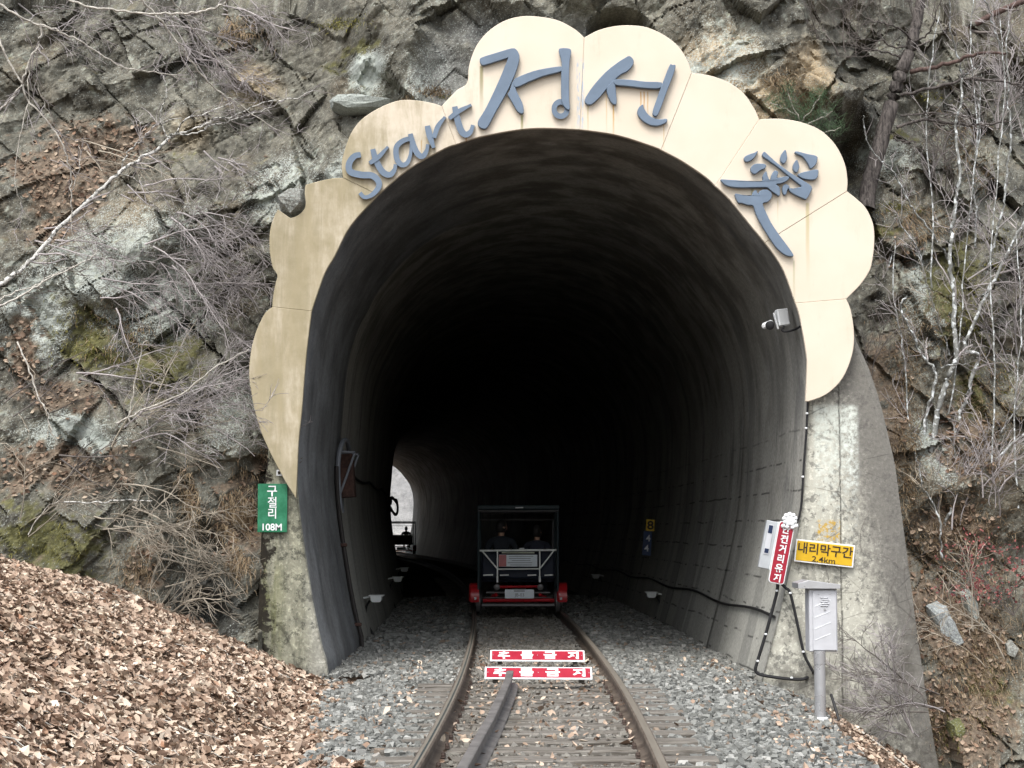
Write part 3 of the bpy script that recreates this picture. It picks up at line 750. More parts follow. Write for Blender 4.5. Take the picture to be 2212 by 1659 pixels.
rc = mixc(rc, mixc(C3((0.028, 0.030, 0.010)), C3((0.14, 0.135, 0.048)), n4), msk)
lsk = np.clip((litter * 0.75 + 1.0 * n2 + 0.35 * up - 0.95) * 4, 0, 1)
rc = mixc(rc, mixc(C3((0.055, 0.043, 0.033)), C3((0.23, 0.18, 0.138)), n4), lsk)
rc = mixc(rc, C3((0.035, 0.036, 0.036)), 0.8 * np.clip(wet * 1.4, 0, 1))
slab = np.clip(smooth_m * 1.3 * (CVv < 330), 0, 1) * (CX > -1.6)
rc = mixc(rc, mixc(C3((0.09, 0.092, 0.095)), C3((0.24, 0.245, 0.245)), np.clip(fbm(CX * 3, CZ * 1.2, 5, 27, 0.6) * 1.8 - 0.5, 0, 1)), 0.85 * slab)
cl = mesh_np('cliff', np.stack([CX, CY, CZ], -1), quads=F, mat=ROCK, smooth=False)
rc = rc * np.array([0.84, 0.83, 0.78])[None, None]
ca = cl.data.attributes.new('rock', 'FLOAT_COLOR', 'POINT')
ca.data.foreach_set('color', np.concatenate([rc, np.ones(rc.shape[:2] + (1,))], -1).astype(np.float32).ravel())
for nm, arr in (('lichen', lic * (1 - msk) * (1 - lsk)), ('wet', wet)):
    a = cl.data.attributes.new(nm, 'FLOAT', 'POINT'); a.data.foreach_set('value', arr.astype(np.float32).ravel())
tag(cl, kind='structure')
dYdz, dYdx = np.gradient(CY); dYdz = dYdz / np.gradient(cz)[:, None]; dYdx = dYdx / np.gradient(cx)[None, :]
def cliff_at(x, z):
    """surface distance and slope of the cliff at (x, z)"""
    i = np.clip(np.searchsorted(cx, x), 0, len(cx) - 1); j = np.clip(np.searchsorted(cz, z), 0, len(cz) - 1)
    return CY[j, i], dYdx[j, i], dYdz[j, i]
def on_cliff(u, v, out=0.0):
    p = W(u, v, PY)
    for _ in range(3):
        y = float(cliff_at(p.x, p.z)[0]); p = W(u, v, y)
    return W(u, v, y - out)

# far hillside beyond the tunnel's far mouth and the hill to the right of the spur
k = M('far_wood', 0.95, spec=0.1)
nz = k.noise(0.55, 8, 0.75); tr = k.noise(1, 5, 0.7, vec=k.mapped((2.2, 1, 0.35)))
k.color(k.mix(k.range(nz, 0.35, 0.65), k.mix(tr, (0.10, 0.10, 0.10), (0.27, 0.27, 0.265)), k.mix(tr, (0.18, 0.178, 0.17), (0.44, 0.44, 0.43))))
k.bump(nz, 1.0, 0.6)
FARWOOD = k.m
hx = axis([(-90, 60, 1.2)]); hs = axis([(0, 70, 1.2)])
HX, HS = np.meshgrid(hx, hs)
HY = 150 + HS * 0.75 + 3.0 * fbm(HX * 0.2, HS * 0.2, 4, 91) ; HZ = -1.2 + HS * 0.75 + 2.4 * (fbm(HX * 0.35, HS * 0.35, 4, 92) - 0.5)
tag(mesh_np('far_hillside', np.stack([HX, HY, HZ], -1), quads=grid_faces(len(hx), len(hs)), mat=FARWOOD, smooth=False), kind='structure')
hx = axis([(4.5, 40, 0.5)]); hs = axis([(0, 30, 0.5)])
HX, HS = np.meshgrid(hx, hs)
HY = 33 + HS * 0.8 - (HX - 6) * 0.1 + 1.2 * fbm(HX * 0.5, HS * 0.5, 4, 93); HZ = -1.6 + HS * 0.8 + 0.8 * (fbm(HX * 0.8, HS * 0.8, 4, 94) - 0.5)
tag(mesh_np('side_hillside', np.stack([HX, HY, HZ], -1), quads=grid_faces(len(hx), len(hs)), mat=FARWOOD, smooth=False), kind='structure')

# ------------------------------------------------------------------ cream scalloped sign over the arch
BLUE = simple('blue_letter', (0.118, 0.160, 0.215), 0.5, var=0.10, scale=4)
OUT = {  # outer edge of each panel, from notch to notch
 0: [(639, 1076), (620, 1046), (600, 1010), (580, 970), (563, 930), (550, 886), (542, 843), (538, 803), (542, 760), (550, 726), (560, 700), (573, 676), (588, 663)],
 1: [(588, 663), (590, 640), (595, 613), (599, 595), (590, 580), (585, 560), (582, 533), (583, 500), (590, 473), (600, 452), (627, 471), (640, 467), (653, 457), (660, 443), (658, 417), (660, 399), (690, 391), (718, 385), (741, 384)],
 2: [(741, 384), (738, 357), (742, 333), (757, 290), (781, 258), (817, 234), (857, 218), (892, 216), (932, 222), (954, 229)],
 3: [(954, 229), (968, 214), (988, 194), (1009, 179), (1013, 143), (1027, 103), (1051, 71), (1087, 46), (1127, 35), (1166, 36), (1206, 44), (1242, 63), (1262, 81)],
 4: [(1262, 81), (1293, 65), (1333, 55.6), (1373, 55), (1404, 61), (1440, 79), (1468, 103), (1487, 135), (1494, 158)],
 5: [(1494, 158), (1511, 159), (1541, 165), (1578, 180), (1608, 203), (1631, 237), (1640, 258)],
 6: [(1640, 258), (1675, 256), (1708, 259), (1741, 267), (1775, 283), (1805, 313), (1825, 353), (1831, 390), (1829.6, 413)],
 7: [(1829.6, 413), (1851, 430), (1871, 450), (1886, 483), (1889, 520), (1885, 560), (1878, 586), (1858, 616), (1828, 646)],
 8: [(1828, 646), (1838, 670), (1845, 720), (1841, 766), (1821, 816), (1788, 850), (1751, 866), (1740, 867)]}
SEAM_IN = [(639.5, 1074), (673, 672), (817, 421), (985, 312), (1253, 280), (1428, 324), (1545, 402), (1652, 524), (1718, 655), (1740, 866)]
INN = [(639.5, 1074), (642, 1020), (645, 953), (652, 886), (657, 820), (663, 753), (673, 672), (687, 630), (703, 587), (723, 553), (757, 488), (817, 421), (880, 367), (956, 323), (985, 312), (1035, 296), (1115, 281), (1174, 277),
       (1253, 280), (1333, 292), (1412, 317), (1428, 324), (1475, 349), (1525, 383), (1545, 402), (1575, 430), (1618, 483), (1652, 524), (1674, 553), (1695, 590), (1718, 655), (1728, 686), (1742, 766), (1743, 800), (1740, 866)]
sign = empty('scalloped_arch_sign', (0.45, PY - 0.12, 1.7), 'cream scalloped panel sign with blue letters framing the tunnel mouth', 'sign')
SEAMPAINT = simple('sign_back_frame', (0.10, 0.09, 0.075), 0.8)
def smooth_open(pts, per=4): return spline(pts, per)
for i in range(9):
    o = smooth_open(OUT[i], 4) if i != 1 else smooth_open(OUT[1][:10], 4)[:-1] + [np.array(p, float) for p in (OUT[1][9], )] + smooth_open(OUT[1][10:16], 4) + smooth_open(OUT[1][15:], 3)[1:]
    a, b = INN.index(SEAM_IN[i]), INN.index(SEAM_IN[i + 1])
    inn = smooth_open(INN[a:b + 1], 4)
    poly = [tuple(p) for p in o] + [tuple(p) for p in inn[::-1]]
    clean = []
    for p in poly:
        if not clean or math.dist(p, clean[-1]) > 0.8: clean.append(p)
    if math.dist(clean[0], clean[-1]) < 0.8: clean.pop()
    c = np.mean(np.array(clean), 0)
    clean = [tuple(c + (np.array(p) - c) * 0.9995) for p in clean]
    MB().prism(WA(clean, PY - 0.16 + 0.004 * (i % 2)), (0, 0.06, 0), bevel=0.006).build('panel', CREAM, sign)

L5 = lambda p: (713.2 + p[0] / 2.88, 82.3 + p[1] / 2.88)
LA = lambda p: (1536.0 + p[0] / 5.04, 274.3 + p[1] / 5.04)
def letter(polys, conv, strokes=(), ring=None, label=None):
    mb = MB(); k = 0
    for P in polys:
        pts = [tuple(q) for q in spline([conv(p) for p in P], 3, closed=True)]
        mb.prism(WA(pts, PY - 0.215 - 0.006 * (k % 4)), (0, 0.05 + 0.004 * (k % 3), 0), bevel=0.006); k += 1
    for path, w in strokes:
        ctr = spline([conv(p) for p in path], 6); n = len(ctr); L, R = [], []
        for i in range(n):
            t = ctr[min(i + 1, n - 1)] - ctr[max(i - 1, 0)]; t = t / (np.linalg.norm(t) + 1e-9)
            f = i / (n - 1); hw = w / 2 / 2.88 * (0.72 + 0.5 * math.sin(math.pi * min(1, f * 1.05 + 0.12)) ** 0.7)
            nn = np.array([-t[1], t[0]]); L.append(tuple(ctr[i] + nn * hw)); R.append(tuple(ctr[i] - nn * hw))
        # ribbon: front, back and sides
        yf, yb = PY - 0.21 - 0.007 * (k % 3), PY - 0.157
        v = WA(L, yf) + WA(R, yf) + WA(L, yb) + WA(R, yb); f = []
        for i in range(n - 1):
            f += [(i, i + 1, n + i + 1, n + i), (2 * n + i, 3 * n + i, 3 * n + i + 1, 2 * n + i + 1), (i, 2 * n + i, 2 * n + i + 1, i + 1), (n + i, n + i + 1, 3 * n + i + 1, 3 * n + i)]
        f += [(0, n, 3 * n, 2 * n), (n - 1, 3 * n - 1, 4 * n - 1, 2 * n - 1)]
        mb.add(v, f); k += 1
    if ring:
        (cx0, cy0, ro, ri) = ring; n = 28; v, f = [], []
        for yy in (PY - 0.207, PY - 0.157):
            for r in (ro, ri):
                v += [W(*conv((cx0 + r * math.cos(2 * math.pi * j / n), cy0 + r * 1.1 * math.sin(2 * math.pi * j / n))), yy) for j in range(n)]
        for j in range(n):
            j2 = (j + 1) % n
            f += [(j, j2, n + j2, n + j), (2 * n + j, 3 * n + j, 3 * n + j2, 2 * n + j2), (j, 2 * n + j, 2 * n + j2, j2), (n + j, n + j2, 3 * n + j2, 3 * n + j)]
        mb.add(v, f)
    return mb.build('letter', BLUE, sign)
letter([[(930, 135), (945, 118), (1040, 88), (1130, 62), (1160, 72), (1178, 110), (1172, 160), (1140, 250), (1095, 345), (1030, 460), (985, 545), (960, 565), (925, 550), (920, 515), (960, 450), (1010, 350), (1060, 240), (1105, 128), (1098, 126), (1050, 140), (960, 168), (938, 160)],
        [(1115, 330), (1140, 265), (1160, 330), (1195, 400), (1205, 450), (1195, 470), (1165, 455), (1130, 395), (1104, 350)],
        [(1140, 262), (1200, 228), (1300, 195), (1440, 175), (1440, 205), (1330, 235), (1240, 270), (1155, 306)],
        [(1422, 80), (1435, 62), (1490, 65), (1500, 90), (1490, 150), (1487, 260), (1488, 380), (1491, 440), (1470, 440), (1440, 390), (1437, 250), (1440, 150)]], L5, ring=(1434, 441, 57, 25))
letter([[(1830, 125), (1860, 110), (1885, 130), (1885, 165), (1850, 205), (1810, 225), (1770, 260), (1720, 315), (1680, 365), (1630, 410), (1600, 412), (1583, 390), (1600, 350), (1650, 280), (1720, 205), (1790, 150)],
        [(1720, 315), (1765, 262), (1775, 300), (1780, 350), (1783, 405), (1765, 412), (1740, 385)],
        [(1766, 258), (1860, 258), (1960, 270), (2062, 275), (2050, 312), (1950, 310), (1850, 298), (1775, 290)],
        [(2112, 168), (2130, 166), (2150, 170), (2135, 230), (2100, 320), (2060, 430), (2035, 482), (2010, 480), (2008, 450), (2035, 370), (2070, 275)],
        [(1945, 412), (1955, 440), (1980, 475), (2010, 495), (2050, 505), (2095, 502), (2090, 525), (2040, 545), (1990, 540), (1940, 510), (1912, 470), (1918, 435)]], L5)
letter([], L5, [([(190, 725), (150, 735), (118, 780), (125, 830), (190, 850), (260, 855), (300, 890), (300, 930), (260, 975), (215, 990), (185, 962)], 34)])
letter([], L5, [([(265, 690), (285, 760), (325, 830), (370, 850), (400, 820), (406, 785)], 32), ([(245, 778), (300, 740), (360, 675)], 24)])
letter([], L5, [([(505, 622), (450, 640), (412, 680), (415, 750), (445, 788), (480, 775), (500, 720), (506, 640)], 28), ([(498, 595), (520, 670), (545, 720), (575, 735), (600, 700), (607, 660)], 30)])
letter([], L5, [([(605, 545), (620, 610), (645, 683)], 32), ([(646, 620), (670, 550), (715, 490)], 26)])
letter([], L5, [([(775, 425), (790, 500), (815, 575), (845, 600), (875, 580), (888, 540)], 34), ([(740, 500), (800, 455), (878, 415)], 24)])
letter([[(510, 258), (500, 290), (470, 335), (425, 370), (380, 378), (358, 350), (370, 320), (420, 295), (470, 280)],
        [(580, 268), (620, 300), (720, 390), (840, 480), (940, 545), (1050, 610), (1100, 655), (1090, 700), (1040, 785), (1000, 775), (920, 740), (860, 700), (850, 664), (890, 668), (940, 660), (985, 645), (930, 600), (830, 520), (720, 430), (620, 360), (565, 320), (558, 295)],
        [(810, 247), (825, 300), (828, 350), (800, 395), (770, 385), (755, 345), (770, 290)],
        [(935, 355), (955, 400), (962, 440), (940, 490), (915, 490), (890, 450), (900, 400)],
        [(930, 262), (1040, 290), (1150, 315), (1157, 360), (1140, 410), (1090, 450), (1070, 430), (1050, 390), (1000, 325), (920, 285)],
        [(950, 510), (1050, 480), (1160, 463), (1168, 510), (1150, 560), (1100, 575), (1020, 565), (970, 545)],
        [(435, 440), (470, 405), (530, 397), (590, 405), (600, 430), (580, 455), (540, 470), (490, 508), (455, 505), (432, 475)],
        [(105, 570), (200, 573), (400, 585), (555, 585), (560, 540), (580, 500), (605, 485), (620, 540), (645, 575), (660, 520), (685, 480), (715, 475), (733, 500), (722, 550), (790, 540), (840, 538), (850, 560), (820, 590), (760, 615), (710, 622), (740, 650), (752, 690), (745, 750), (700, 725), (650, 690), (610, 660), (500, 658), (300, 660), (190, 645), (130, 610)],
        [(780, 650), (810, 620), (850, 640), (855, 660), (835, 680), (820, 730), (795, 738), (778, 700)],
        [(265, 725), (330, 735), (440, 742), (455, 710), (490, 685), (510, 725), (530, 700), (570, 680), (620, 685), (660, 720), (660, 770), (620, 815), (565, 835), (600, 930), (660, 1050), (740, 1170), (830, 1290), (895, 1385), (890, 1408), (840, 1405), (780, 1375), (700, 1300), (620, 1180), (540, 1050), (490, 950), (460, 860), (400, 850), (340, 830), (300, 825), (270, 775)]], LA)

# ------------------------------------------------------------------ railway track
k = M('rail_steel', 0.55, metal=0.35, spec=0.4)
k.color(k.mix(k.range(k.noise(6, 5, 0.7), 0.35, 0.65), (0.078, 0.060, 0.047), (0.165, 0.135, 0.108))); RAIL = k.m
k = M('rail_running_band', 0.42, metal=0.25, spec=0.4)
k.color(k.mix(k.noise(1, 3, 0.5, vec=k.mapped((40, 2, 1))), (0.15, 0.13, 0.105), (0.26, 0.235, 0.195))); BAND = k.m
DARK_STRIP = simple('rail_dark_strip', (0.03, 0.04, 0.04), 0.5)  # thin raised dark strip down the middle of the left railhead
k = M('sleeper_timber', 0.92, spec=0.1)
gr = k.noise(1, 6, 0.7, vec=k.mapped((2.5, 40, 30)))
k.color(k.mix(k.range(gr, 0.3, 0.7), (0.058, 0.050, 0.041), (0.205, 0.192, 0.17))); k.bump(gr, 0.6, 0.02); SLEEPER = k.m
k = M('guard_rail_steel', 0.6, metal=0.2, spec=0.35)
k.color(k.mix(k.range(k.noise(5, 5, 0.7), 0.3, 0.7), (0.085, 0.080, 0.076), (0.165, 0.156, 0.148))); GUARD = k.m
RUST = simple('rusty_iron', (0.06, 0.042, 0.034), 0.85, var=0.4, scale=14)
track = empty('railway_track', (track_x(21), 21, -0.235), 'single railway track of brown rails and weathered sleepers curving into the tunnel', 'railway track')
def rail(path, prof2, name, mat, parent):
    """prof2: (offset across, height) cross section swept along path of (x, y, z) points"""
    n, m = len(path), len(prof2); v, f = [], []
    for i, p in enumerate(path):
        p = Vector(p); t = Vector(path[min(i + 1, n - 1)]) - Vector(path[max(i - 1, 0)]); t.normalize()
        s = Vector((t.y, -t.x, 0)).normalized()
        v += [p + s * a + Vector((0, 0, h)) for a, h in prof2]
    for i in range(n - 1):
        for j in range(m):
            j2 = (j + 1) % m; f.append((i * m + j, i * m + j2, (i + 1) * m + j2, (i + 1) * m + j))
    f += [tuple(range(m))[::-1], tuple((n - 1) * m + j for j in range(m))]
    return MB().add(v, f).build(name, mat, parent)
RP = [(-.065, -.150), (-.065, -.138), (-.018, -.122), (-.009, -.112), (-.009, -.045), (-.034, -.036), (-.036, -.008), (-.028, 0), (.028, 0), (.036, -.008), (.034, -.036), (.009, -.045), (.009, -.112), (.018, -.122), (.065, -.138), (.065, -.150)]
ys_t = list(axis([(6.0, 50, 0.7), (50, 200, 3.0)]))
for sd in (-1, 1):
    path = [(track_x(y) + sd * 0.7525, y, 0) for y in ys_t]
    r = rail(path, RP, 'rail', RAIL, track)
    rail([(p[0], p[1], 0.0025) for p in path], [(-.024, -0.004), (-.024, 0), (.024, 0), (.024, -0.004)], 'running_band', BAND, r)
    if sd < 0:
        rail([(p[0] + 0.004, p[1], 0.0045) for p in path if p[1] < 45], [(-.006, -0.002), (-.006, 0), (.006, 0), (.006, -0.002)], 'dark_strip', DARK_STRIP, r)
gp = [W(975, 1690, 10.85), W(1010, 1659, 11.3)]
gpath = [(-0.39, 9.0, -0.01), (-0.345, 10.2, -0.01), (-0.31, 11.2, -0.01), (-0.235, 12.9, -0.012), (-0.165, 14.4, -0.012), (-0.09, 16.2, 0.005), (-0.035, 17.5, 0.03), (-0.022, 18.2, 0.042), (-0.020, 18.40, 0.035)]
rail(gpath, [(-.065, -.145), (-.065, -.130), (-.015, -.112), (-.012, -.05), (-.034, -.036), (-.035, -.006), (-.028, 0), (.028, 0), (.035, -.006), (.034, -.036), (.012, -.05), (.015, -.112), (.070, -.128), (.080, -.137), (.080, -.145)], 'guard_rail', GUARD, track)
sl0 = None; clip_me = None
y = 8.6; idx = 0; tie_y = []
while y < 60:
    L = 2.45 + random.uniform(-0.06, 0.06)
    if sl0 is None or idx % 7 == 0:
        mb = MB(); nseg = 7; v, f = [], []
        for i in range(nseg + 1):
            xx = -L / 2 + L * i / nseg; w1, w2 = 0.118 + random.uniform(-.008, .008), 0.118 + random.uniform(-.008, .008); zt = random.uniform(-.007, .004)
            v += [(xx, -w1, -.15), (xx, -w1, zt - .012), (xx, -w1 + .012, zt), (xx, w2 - .012, zt), (xx, w2, zt - .012), (xx, w2, -.15)]
        for i in range(nseg):
            for j in range(6):
                j2 = (j + 1) % 6; f.append((i * 6 + j, i * 6 + j2, i * 6 + 6 + j2, i * 6 + 6 + j))
        f += [tuple(range(6))[::-1], tuple(nseg * 6 + j for j in range(6))]
        sl0 = mb.add(v, f).build('sleeper', SLEEPER, None); COL.objects.unlink(sl0); sme = sl0.data
    tie_y.append(y)
    s = bpy.data.objects.new('sleeper', sme); COL.objects.link(s); s.parent = track
    s.location = Vector((track_x(y) + random.uniform(-.03, .03), y, -0.152 - 0.002 * random.random() - (0.055 if 19.5 < y < 24 else 0))) - track.location
    s.rotation_euler = (0, 0, random.uniform(-.012, .012))
    if y < 22:
        if clip_me is None:
            cb = MB().box((0, 0, .006), (.19, .13, .012), bev=.004)
            for a in (-1, 1): cb.box((a * .078, .03, .022), (.03, .034, .028), bev=.006).box((a * .078, -.035, .02), (.026, .03, .024), bev=.006)
            co = cb.build('rail_fastening', RUST, None); COL.objects.unlink(co); clip_me = co.data
        for sd in (-1, 1):
            cpt = bpy.data.objects.new('rail_fastening', clip_me); COL.objects.link(cpt); cpt.parent = s
            cpt.location = (track_x(y) + sd * 0.7525 - s.location.x - track.location.x, 0, 0.001)
    y += 0.545 + random.uniform(-.02, .02); idx += 1

# ballast and leaves, loose on the ground
def stones(px, py, pz, size, seed):
    r = np.random.default_rng(seed); n = len(px)
    cube = np.array([[x, y, z] for x in (-1, 1) for y in (-1, 1) for z in (-1, 1)], float)
    v = cube[None] * (0.62 + 0.62 * r.random((n, 8, 3))) * size[:, None, None] * 0.5 * (0.65 + 0.7 * r.random((n, 1, 3)))
    a, b = r.random(n) * 6.28, (r.random(n) - .5) * 1.6
    ca, sa, cb, sb = np.cos(a), np.sin(a), np.cos(b), np.sin(b)
    x, y2, z = v[..., 0], v[..., 1], v[..., 2]
    y3, z3 = y2 * cb[:, None] - z * sb[:, None], y2 * sb[:, None] + z * cb[:, None]
    X = x * ca[:, None] - y3 * sa[:, None]; Y = x * sa[:, None] + y3 * ca[:, None]
    V = np.stack([X + px[:, None], Y + py[:, None], z3 + pz[:, None]], -1)
    T = np.array([(0, 1, 3), (0, 3, 2), (4, 6, 7), (4, 7, 5), (0, 4, 5), (0, 5, 1), (2, 3, 7), (2, 7, 6), (0, 2, 6), (0, 6, 4), (1, 5, 7), (1, 7, 3)])
    F = (np.arange(n)[:, None, None] * 8 + T[None]).reshape(-1, 3)
    return V.reshape(-1, 3), F
def leaves(px, py, pz, nx, ny, nz, size, seed, stand=0.5):
    """curled dead leaves: pointed oval, folded along the midrib, lying about the surface normal"""
    r = np.random.default_rng(seed); n = len(px)
    tt = np.array([0.0, 0.33, 0.68, 1.0]); hw = np.array([0.0, 0.30, 0.26, 0.0])
    fold = r.uniform(-0.5, 1.0, n); curl = r.uniform(-0.2, 1.5, n); L = size * r.uniform(0.7, 1.25, n)
    pts = []
    for i, (t, w) in enumerate(zip(tt, hw)):
        ang = curl * (t - 0.5)
        cxx = np.sin(ang) / np.maximum(np.abs(curl), 0.2) * np.sign(curl + 1e-9) if False else (t - 0.5) * np.cos(ang * 0.6)
        czz = 0.55 * curl * (t - 0.5) ** 2
        if w == 0: pts.append(np.stack([cxx, 0 * cxx, czz], -1))
        else:
            wj = w * r.uniform(0.8, 1.25, n)
            pts.append(np.stack([cxx, wj * np.cos(fold * .8), czz + wj * np.sin(fold * .8)], -1)); pts.append(np.stack([cxx, -wj * np.cos(fold * .8), czz + wj * np.sin(fold * .8)], -1))
            if i == 1: pts.append(np.stack([cxx, 0 * cxx, czz], -1))
            else: pts.append(np.stack([cxx, 0 * cxx, czz], -1))
    P = np.stack(pts, 1) * L[:, None, None]              # order: base, (a1,b1,m1), (a2,b2,m2), tip
    N = np.stack([nx, ny, nz], -1) + r.normal(0, stand, (n, 3)); N /= np.linalg.norm(N, axis=1)[:, None]
    Tn = r.normal(0, 1, (n, 3)); Tn -= N * (Tn * N).sum(1)[:, None]; Tn /= np.linalg.norm(Tn, axis=1)[:, None]
    B = np.cross(N, Tn)
    V = P[..., 0:1] * Tn[:, None] + P[..., 1:2] * B[:, None] + P[..., 2:3] * N[:, None] + np.stack([px, py, pz], -1)[:, None]
    T = np.array([(0, 3, 1), (0, 2, 3), (4, 7, 6)[::-1], (5, 6, 7)[::-1]]); Q = np.array([(1, 3, 6, 4), (3, 2, 5, 6)])
    k = np.arange(n)[:, None, None] * 8
    return V.reshape(-1, 3), (k + Q[None]).reshape(-1, 4), (k + T[None]).reshape(-1, 3)
nst = 62000
sy = 8.8 + (44 - 8.8) * rng.random(nst) ** 1.45; sx = rng.uniform(-2.5, 3.4, nst)
lim_l = -1.22 - 0.105 * np.clip(sy - 11.5, 0, 9) + 0.25 * (fbm(sx * 2, sy * 2, 3, 55) - 0.5) * 2
xr_ = 0.72 + 0.08 * np.clip(sy, 5, 22)
wall_l, wall_r = -2.15 + 0 * sy, 2.75 + 0 * sy
keep = np.where(sy < PY, (sx > lim_l) & (sx < xr_ + 0.55 + 0.5 * rng.random(nst)), (sx > wall_l - (sy - 19) ** 2 / 1120.0) & (sx < wall_r - (sy - 19) ** 2 / 1120.0))
on_tie = (np.abs(sx - 0.22) < 1.15) & (sy < 19)
keep &= ~(np.abs(np.abs(sx - (0.256 - (sy - 19.0) ** 2 / 1120.0 - np.where(sy < 19, 0.0007 * (19 - sy) ** 2, 0))) - 0.7525) < 0.05)
tie_y = np.array(tie_y); near_tie = np.abs(sy[:, None] - tie_y[None]).min(1) < 0.125
keep &= ~(on_tie & near_tie & (rng.random(nst) < 0.86))
sx, sy = sx[keep], sy[keep]
szz = np.where(sy < PY, ground_h(sx, sy), -0.24 - 0.03 * np.clip(np.abs(sx - 0.2) - 1.2, 0, 2))
inside_gauge = (np.abs(sx - 0.22) < 0.7)
ssz = rng.uniform(0.026, 0.056, len(sx)) * np.where(sy > 26, 1.5, 1.0) * np.where(inside_gauge, 0.8, 1.0)
szz = szz + np.where(inside_gauge, 0.042, 0.034) + 0.02 * rng.random(len(sx))
szz = szz + np.where((np.abs(sx - 0.22) < 1.2) & (sy > 19.2), 0.03, 0)
V, F = stones(sx, sy, szz, ssz, 3)
tag(mesh_np('ballast', V, tris=F, mat=BALLAST), 'grey crushed stone ballast spread around the track', 'ballast', kind='stuff')
# leaf bank
nl = 100000
ly = 8.5 + (21.2 - 8.5) * rng.random(nl); lx = -8.6 + 7.6 * rng.random(nl)
edge = -1.22 - 0.105 * np.clip(ly - 11.5, 0, 9)
keep = (lx < edge + 0.12 + 0.5 * (fbm(lx * 2, ly * 2, 3, 55) - 0.5) * 2) & (lx > -0.29 * ly - 2.0) & (ly > np.maximum(8.5, 9.3))
lx, ly = lx[keep], ly[keep]
extra = 2600
ex = rng.uniform(-1.6, 3.2, extra); ey = 9 + 14 * rng.random(extra) ** 0.8
kk = rng.random(extra) < np.clip(0.09 + 0.9 * np.abs(np.abs(ex - 0.25) - 0.75 < 0.0) + 0.6 * (np.abs(ex - 0.80) < 0.14) + 0.5 * (np.abs(ex + 0.38) < 0.16) + 0.5 * (ex < -0.9) + 0.6 * (ex > 2.2), 0, 1)
ex, ey = ex[kk], ey[kk]
n2_ = 5200
fy2 = 9.5 + 11.6 * rng.random(n2_); fx2 = 0.72 + 0.08 * fy2 + 0.15 + 3.0 * rng.random(n2_) ** 0.8
kk = (rng.random(n2_) < np.clip((fx2 - (0.72 + 0.08 * fy2)) * 1.2, 0, 1)) & (fx2 < 0.29 * fy2 + 0.5)
ex, ey = np.concatenate([ex, fx2[kk]]), np.concatenate([ey, fy2[kk]])
lx, ly = np.concatenate([lx, ex]), np.concatenate([ly, ey])
lz = ground_h(lx, ly) + 0.015 + 0.05 * rng.random(len(lx)) + np.where((lx > -1.2) & (lx < 2.4), 0.055, 0)
g = 0.05
gnx = -(ground_h(lx + g, ly) - ground_h(lx - g, ly)) / (2 * g)
lsz = np.where(np.arange(len(lx)) < len(lx) - len(ex), 0.080, 0.058)
V, Q, T = leaves(lx, ly, lz, gnx, 0 * lx - 0.05, np.ones(len(lx)), lsz * rng.choice([0.5, 0.8, 1.0, 1.0, 1.4], len(lx)), 9, 0.55)
tag(mesh_np('fallen_leaves', V, quads=Q, tris=T, mat=LEAF, smooth=False), 'thick drift of dry brown fallen leaves left of the track', 'leaves', kind='stuff')
# leaves caught on the rock ledges
nc = 60000
qx = rng.uniform(-6.9, 6.9, nc); qz = rng.uniform(-1.2, 7.9, nc)
ii = np.clip(np.searchsorted(cx, qx), 0, len(cx) - 1); jj = np.clip(np.searchsorted(cz, qz), 0, len(cz) - 1)
pm = litter[jj, ii] * 0.75 + 0.25 * lsk[jj, ii] + 0.18 * up[jj, ii] - 0.28
keep = (rng.random(nc) < pm * 0.8) & ~hole[jj, ii] & ~((np.abs(qx - 0.9) < 3.75) & (qz < 6.0) & (np.abs(qx - 0.7) < 3.9))
qx, qz = qx[keep], qz[keep]
yy, gx_, gz_ = cliff_at(qx, qz)
V, Q, T = leaves(qx, yy - 0.02 - 0.02 * rng.random(len(qx)), qz, gx_, -np.ones(len(qx)), np.clip(gz_, -.5, 3) + 0.7, 0.07, 12, 0.6)
tag(mesh_np('ledge_leaves', V, quads=Q, tris=T, mat=LEAF_OLD), 'brown dead leaves caught on the rock ledges', 'leaves', kind='stuff')

# ------------------------------------------------------------------ signs, boxes, lamps and cables at the portal
WHITE = simple('white_paint', (0.64, 0.66, 0.66), 0.5, var=0.06)
BLACK = simple('black_rubber', (0.014, 0.014, 0.015), 0.6, var=0.3)
k = M('green_sign', 0.45); k.color(k.mix(k.range(k.noise(7, 5, 0.7), 0.35, 0.7), (0.008, 0.11, 0.05), (0.03, 0.18, 0.095))); GREEN = k.m
YELLOW = simple('yellow_sign', (0.52, 0.32, 0.012), 0.5, var=0.08)
RED = simple('red_sign', (0.27, 0.012, 0.028), 0.45, var=0.1)
INK = simple('dark_lettering', (0.03, 0.022, 0.012), 0.6)
STEEL = simple('brushed_steel', (0.44, 0.45, 0.46), 0.30, metal=0.55, var=0.06, scale=3)
SILVER = simple('silver_paint', (0.47, 0.48, 0.50), 0.5, metal=0.25, var=0.05)
GREYBOX = simple('grey_box', (0.34, 0.36, 0.37), 0.55, var=0.08)
NAVY = simple('navy_plate', (0.008, 0.018, 0.05), 0.5)
GRASSY = simple('rusted_bracket', (0.075, 0.042, 0.033), 0.9, var=0.5, scale=12)
BRACKET = simple('galvanised_bracket', (0.20, 0.215, 0.235), 0.6, metal=0.3)

def plate(name, u0, v0, u1, v1, Y, th, mat, parent, rot=0.0):
    a, b = W(u0, v0, Y), W(u1, v1, Y); c = (a + b) / 2
    m = Matrix.Rotation(rot, 3, 'Y')
    return MB().box(c + Vector((0, th / 2, 0)), (abs(b.x - a.x), th, abs(a.z - b.z)), m, bev=0.004).build(name, mat, parent)
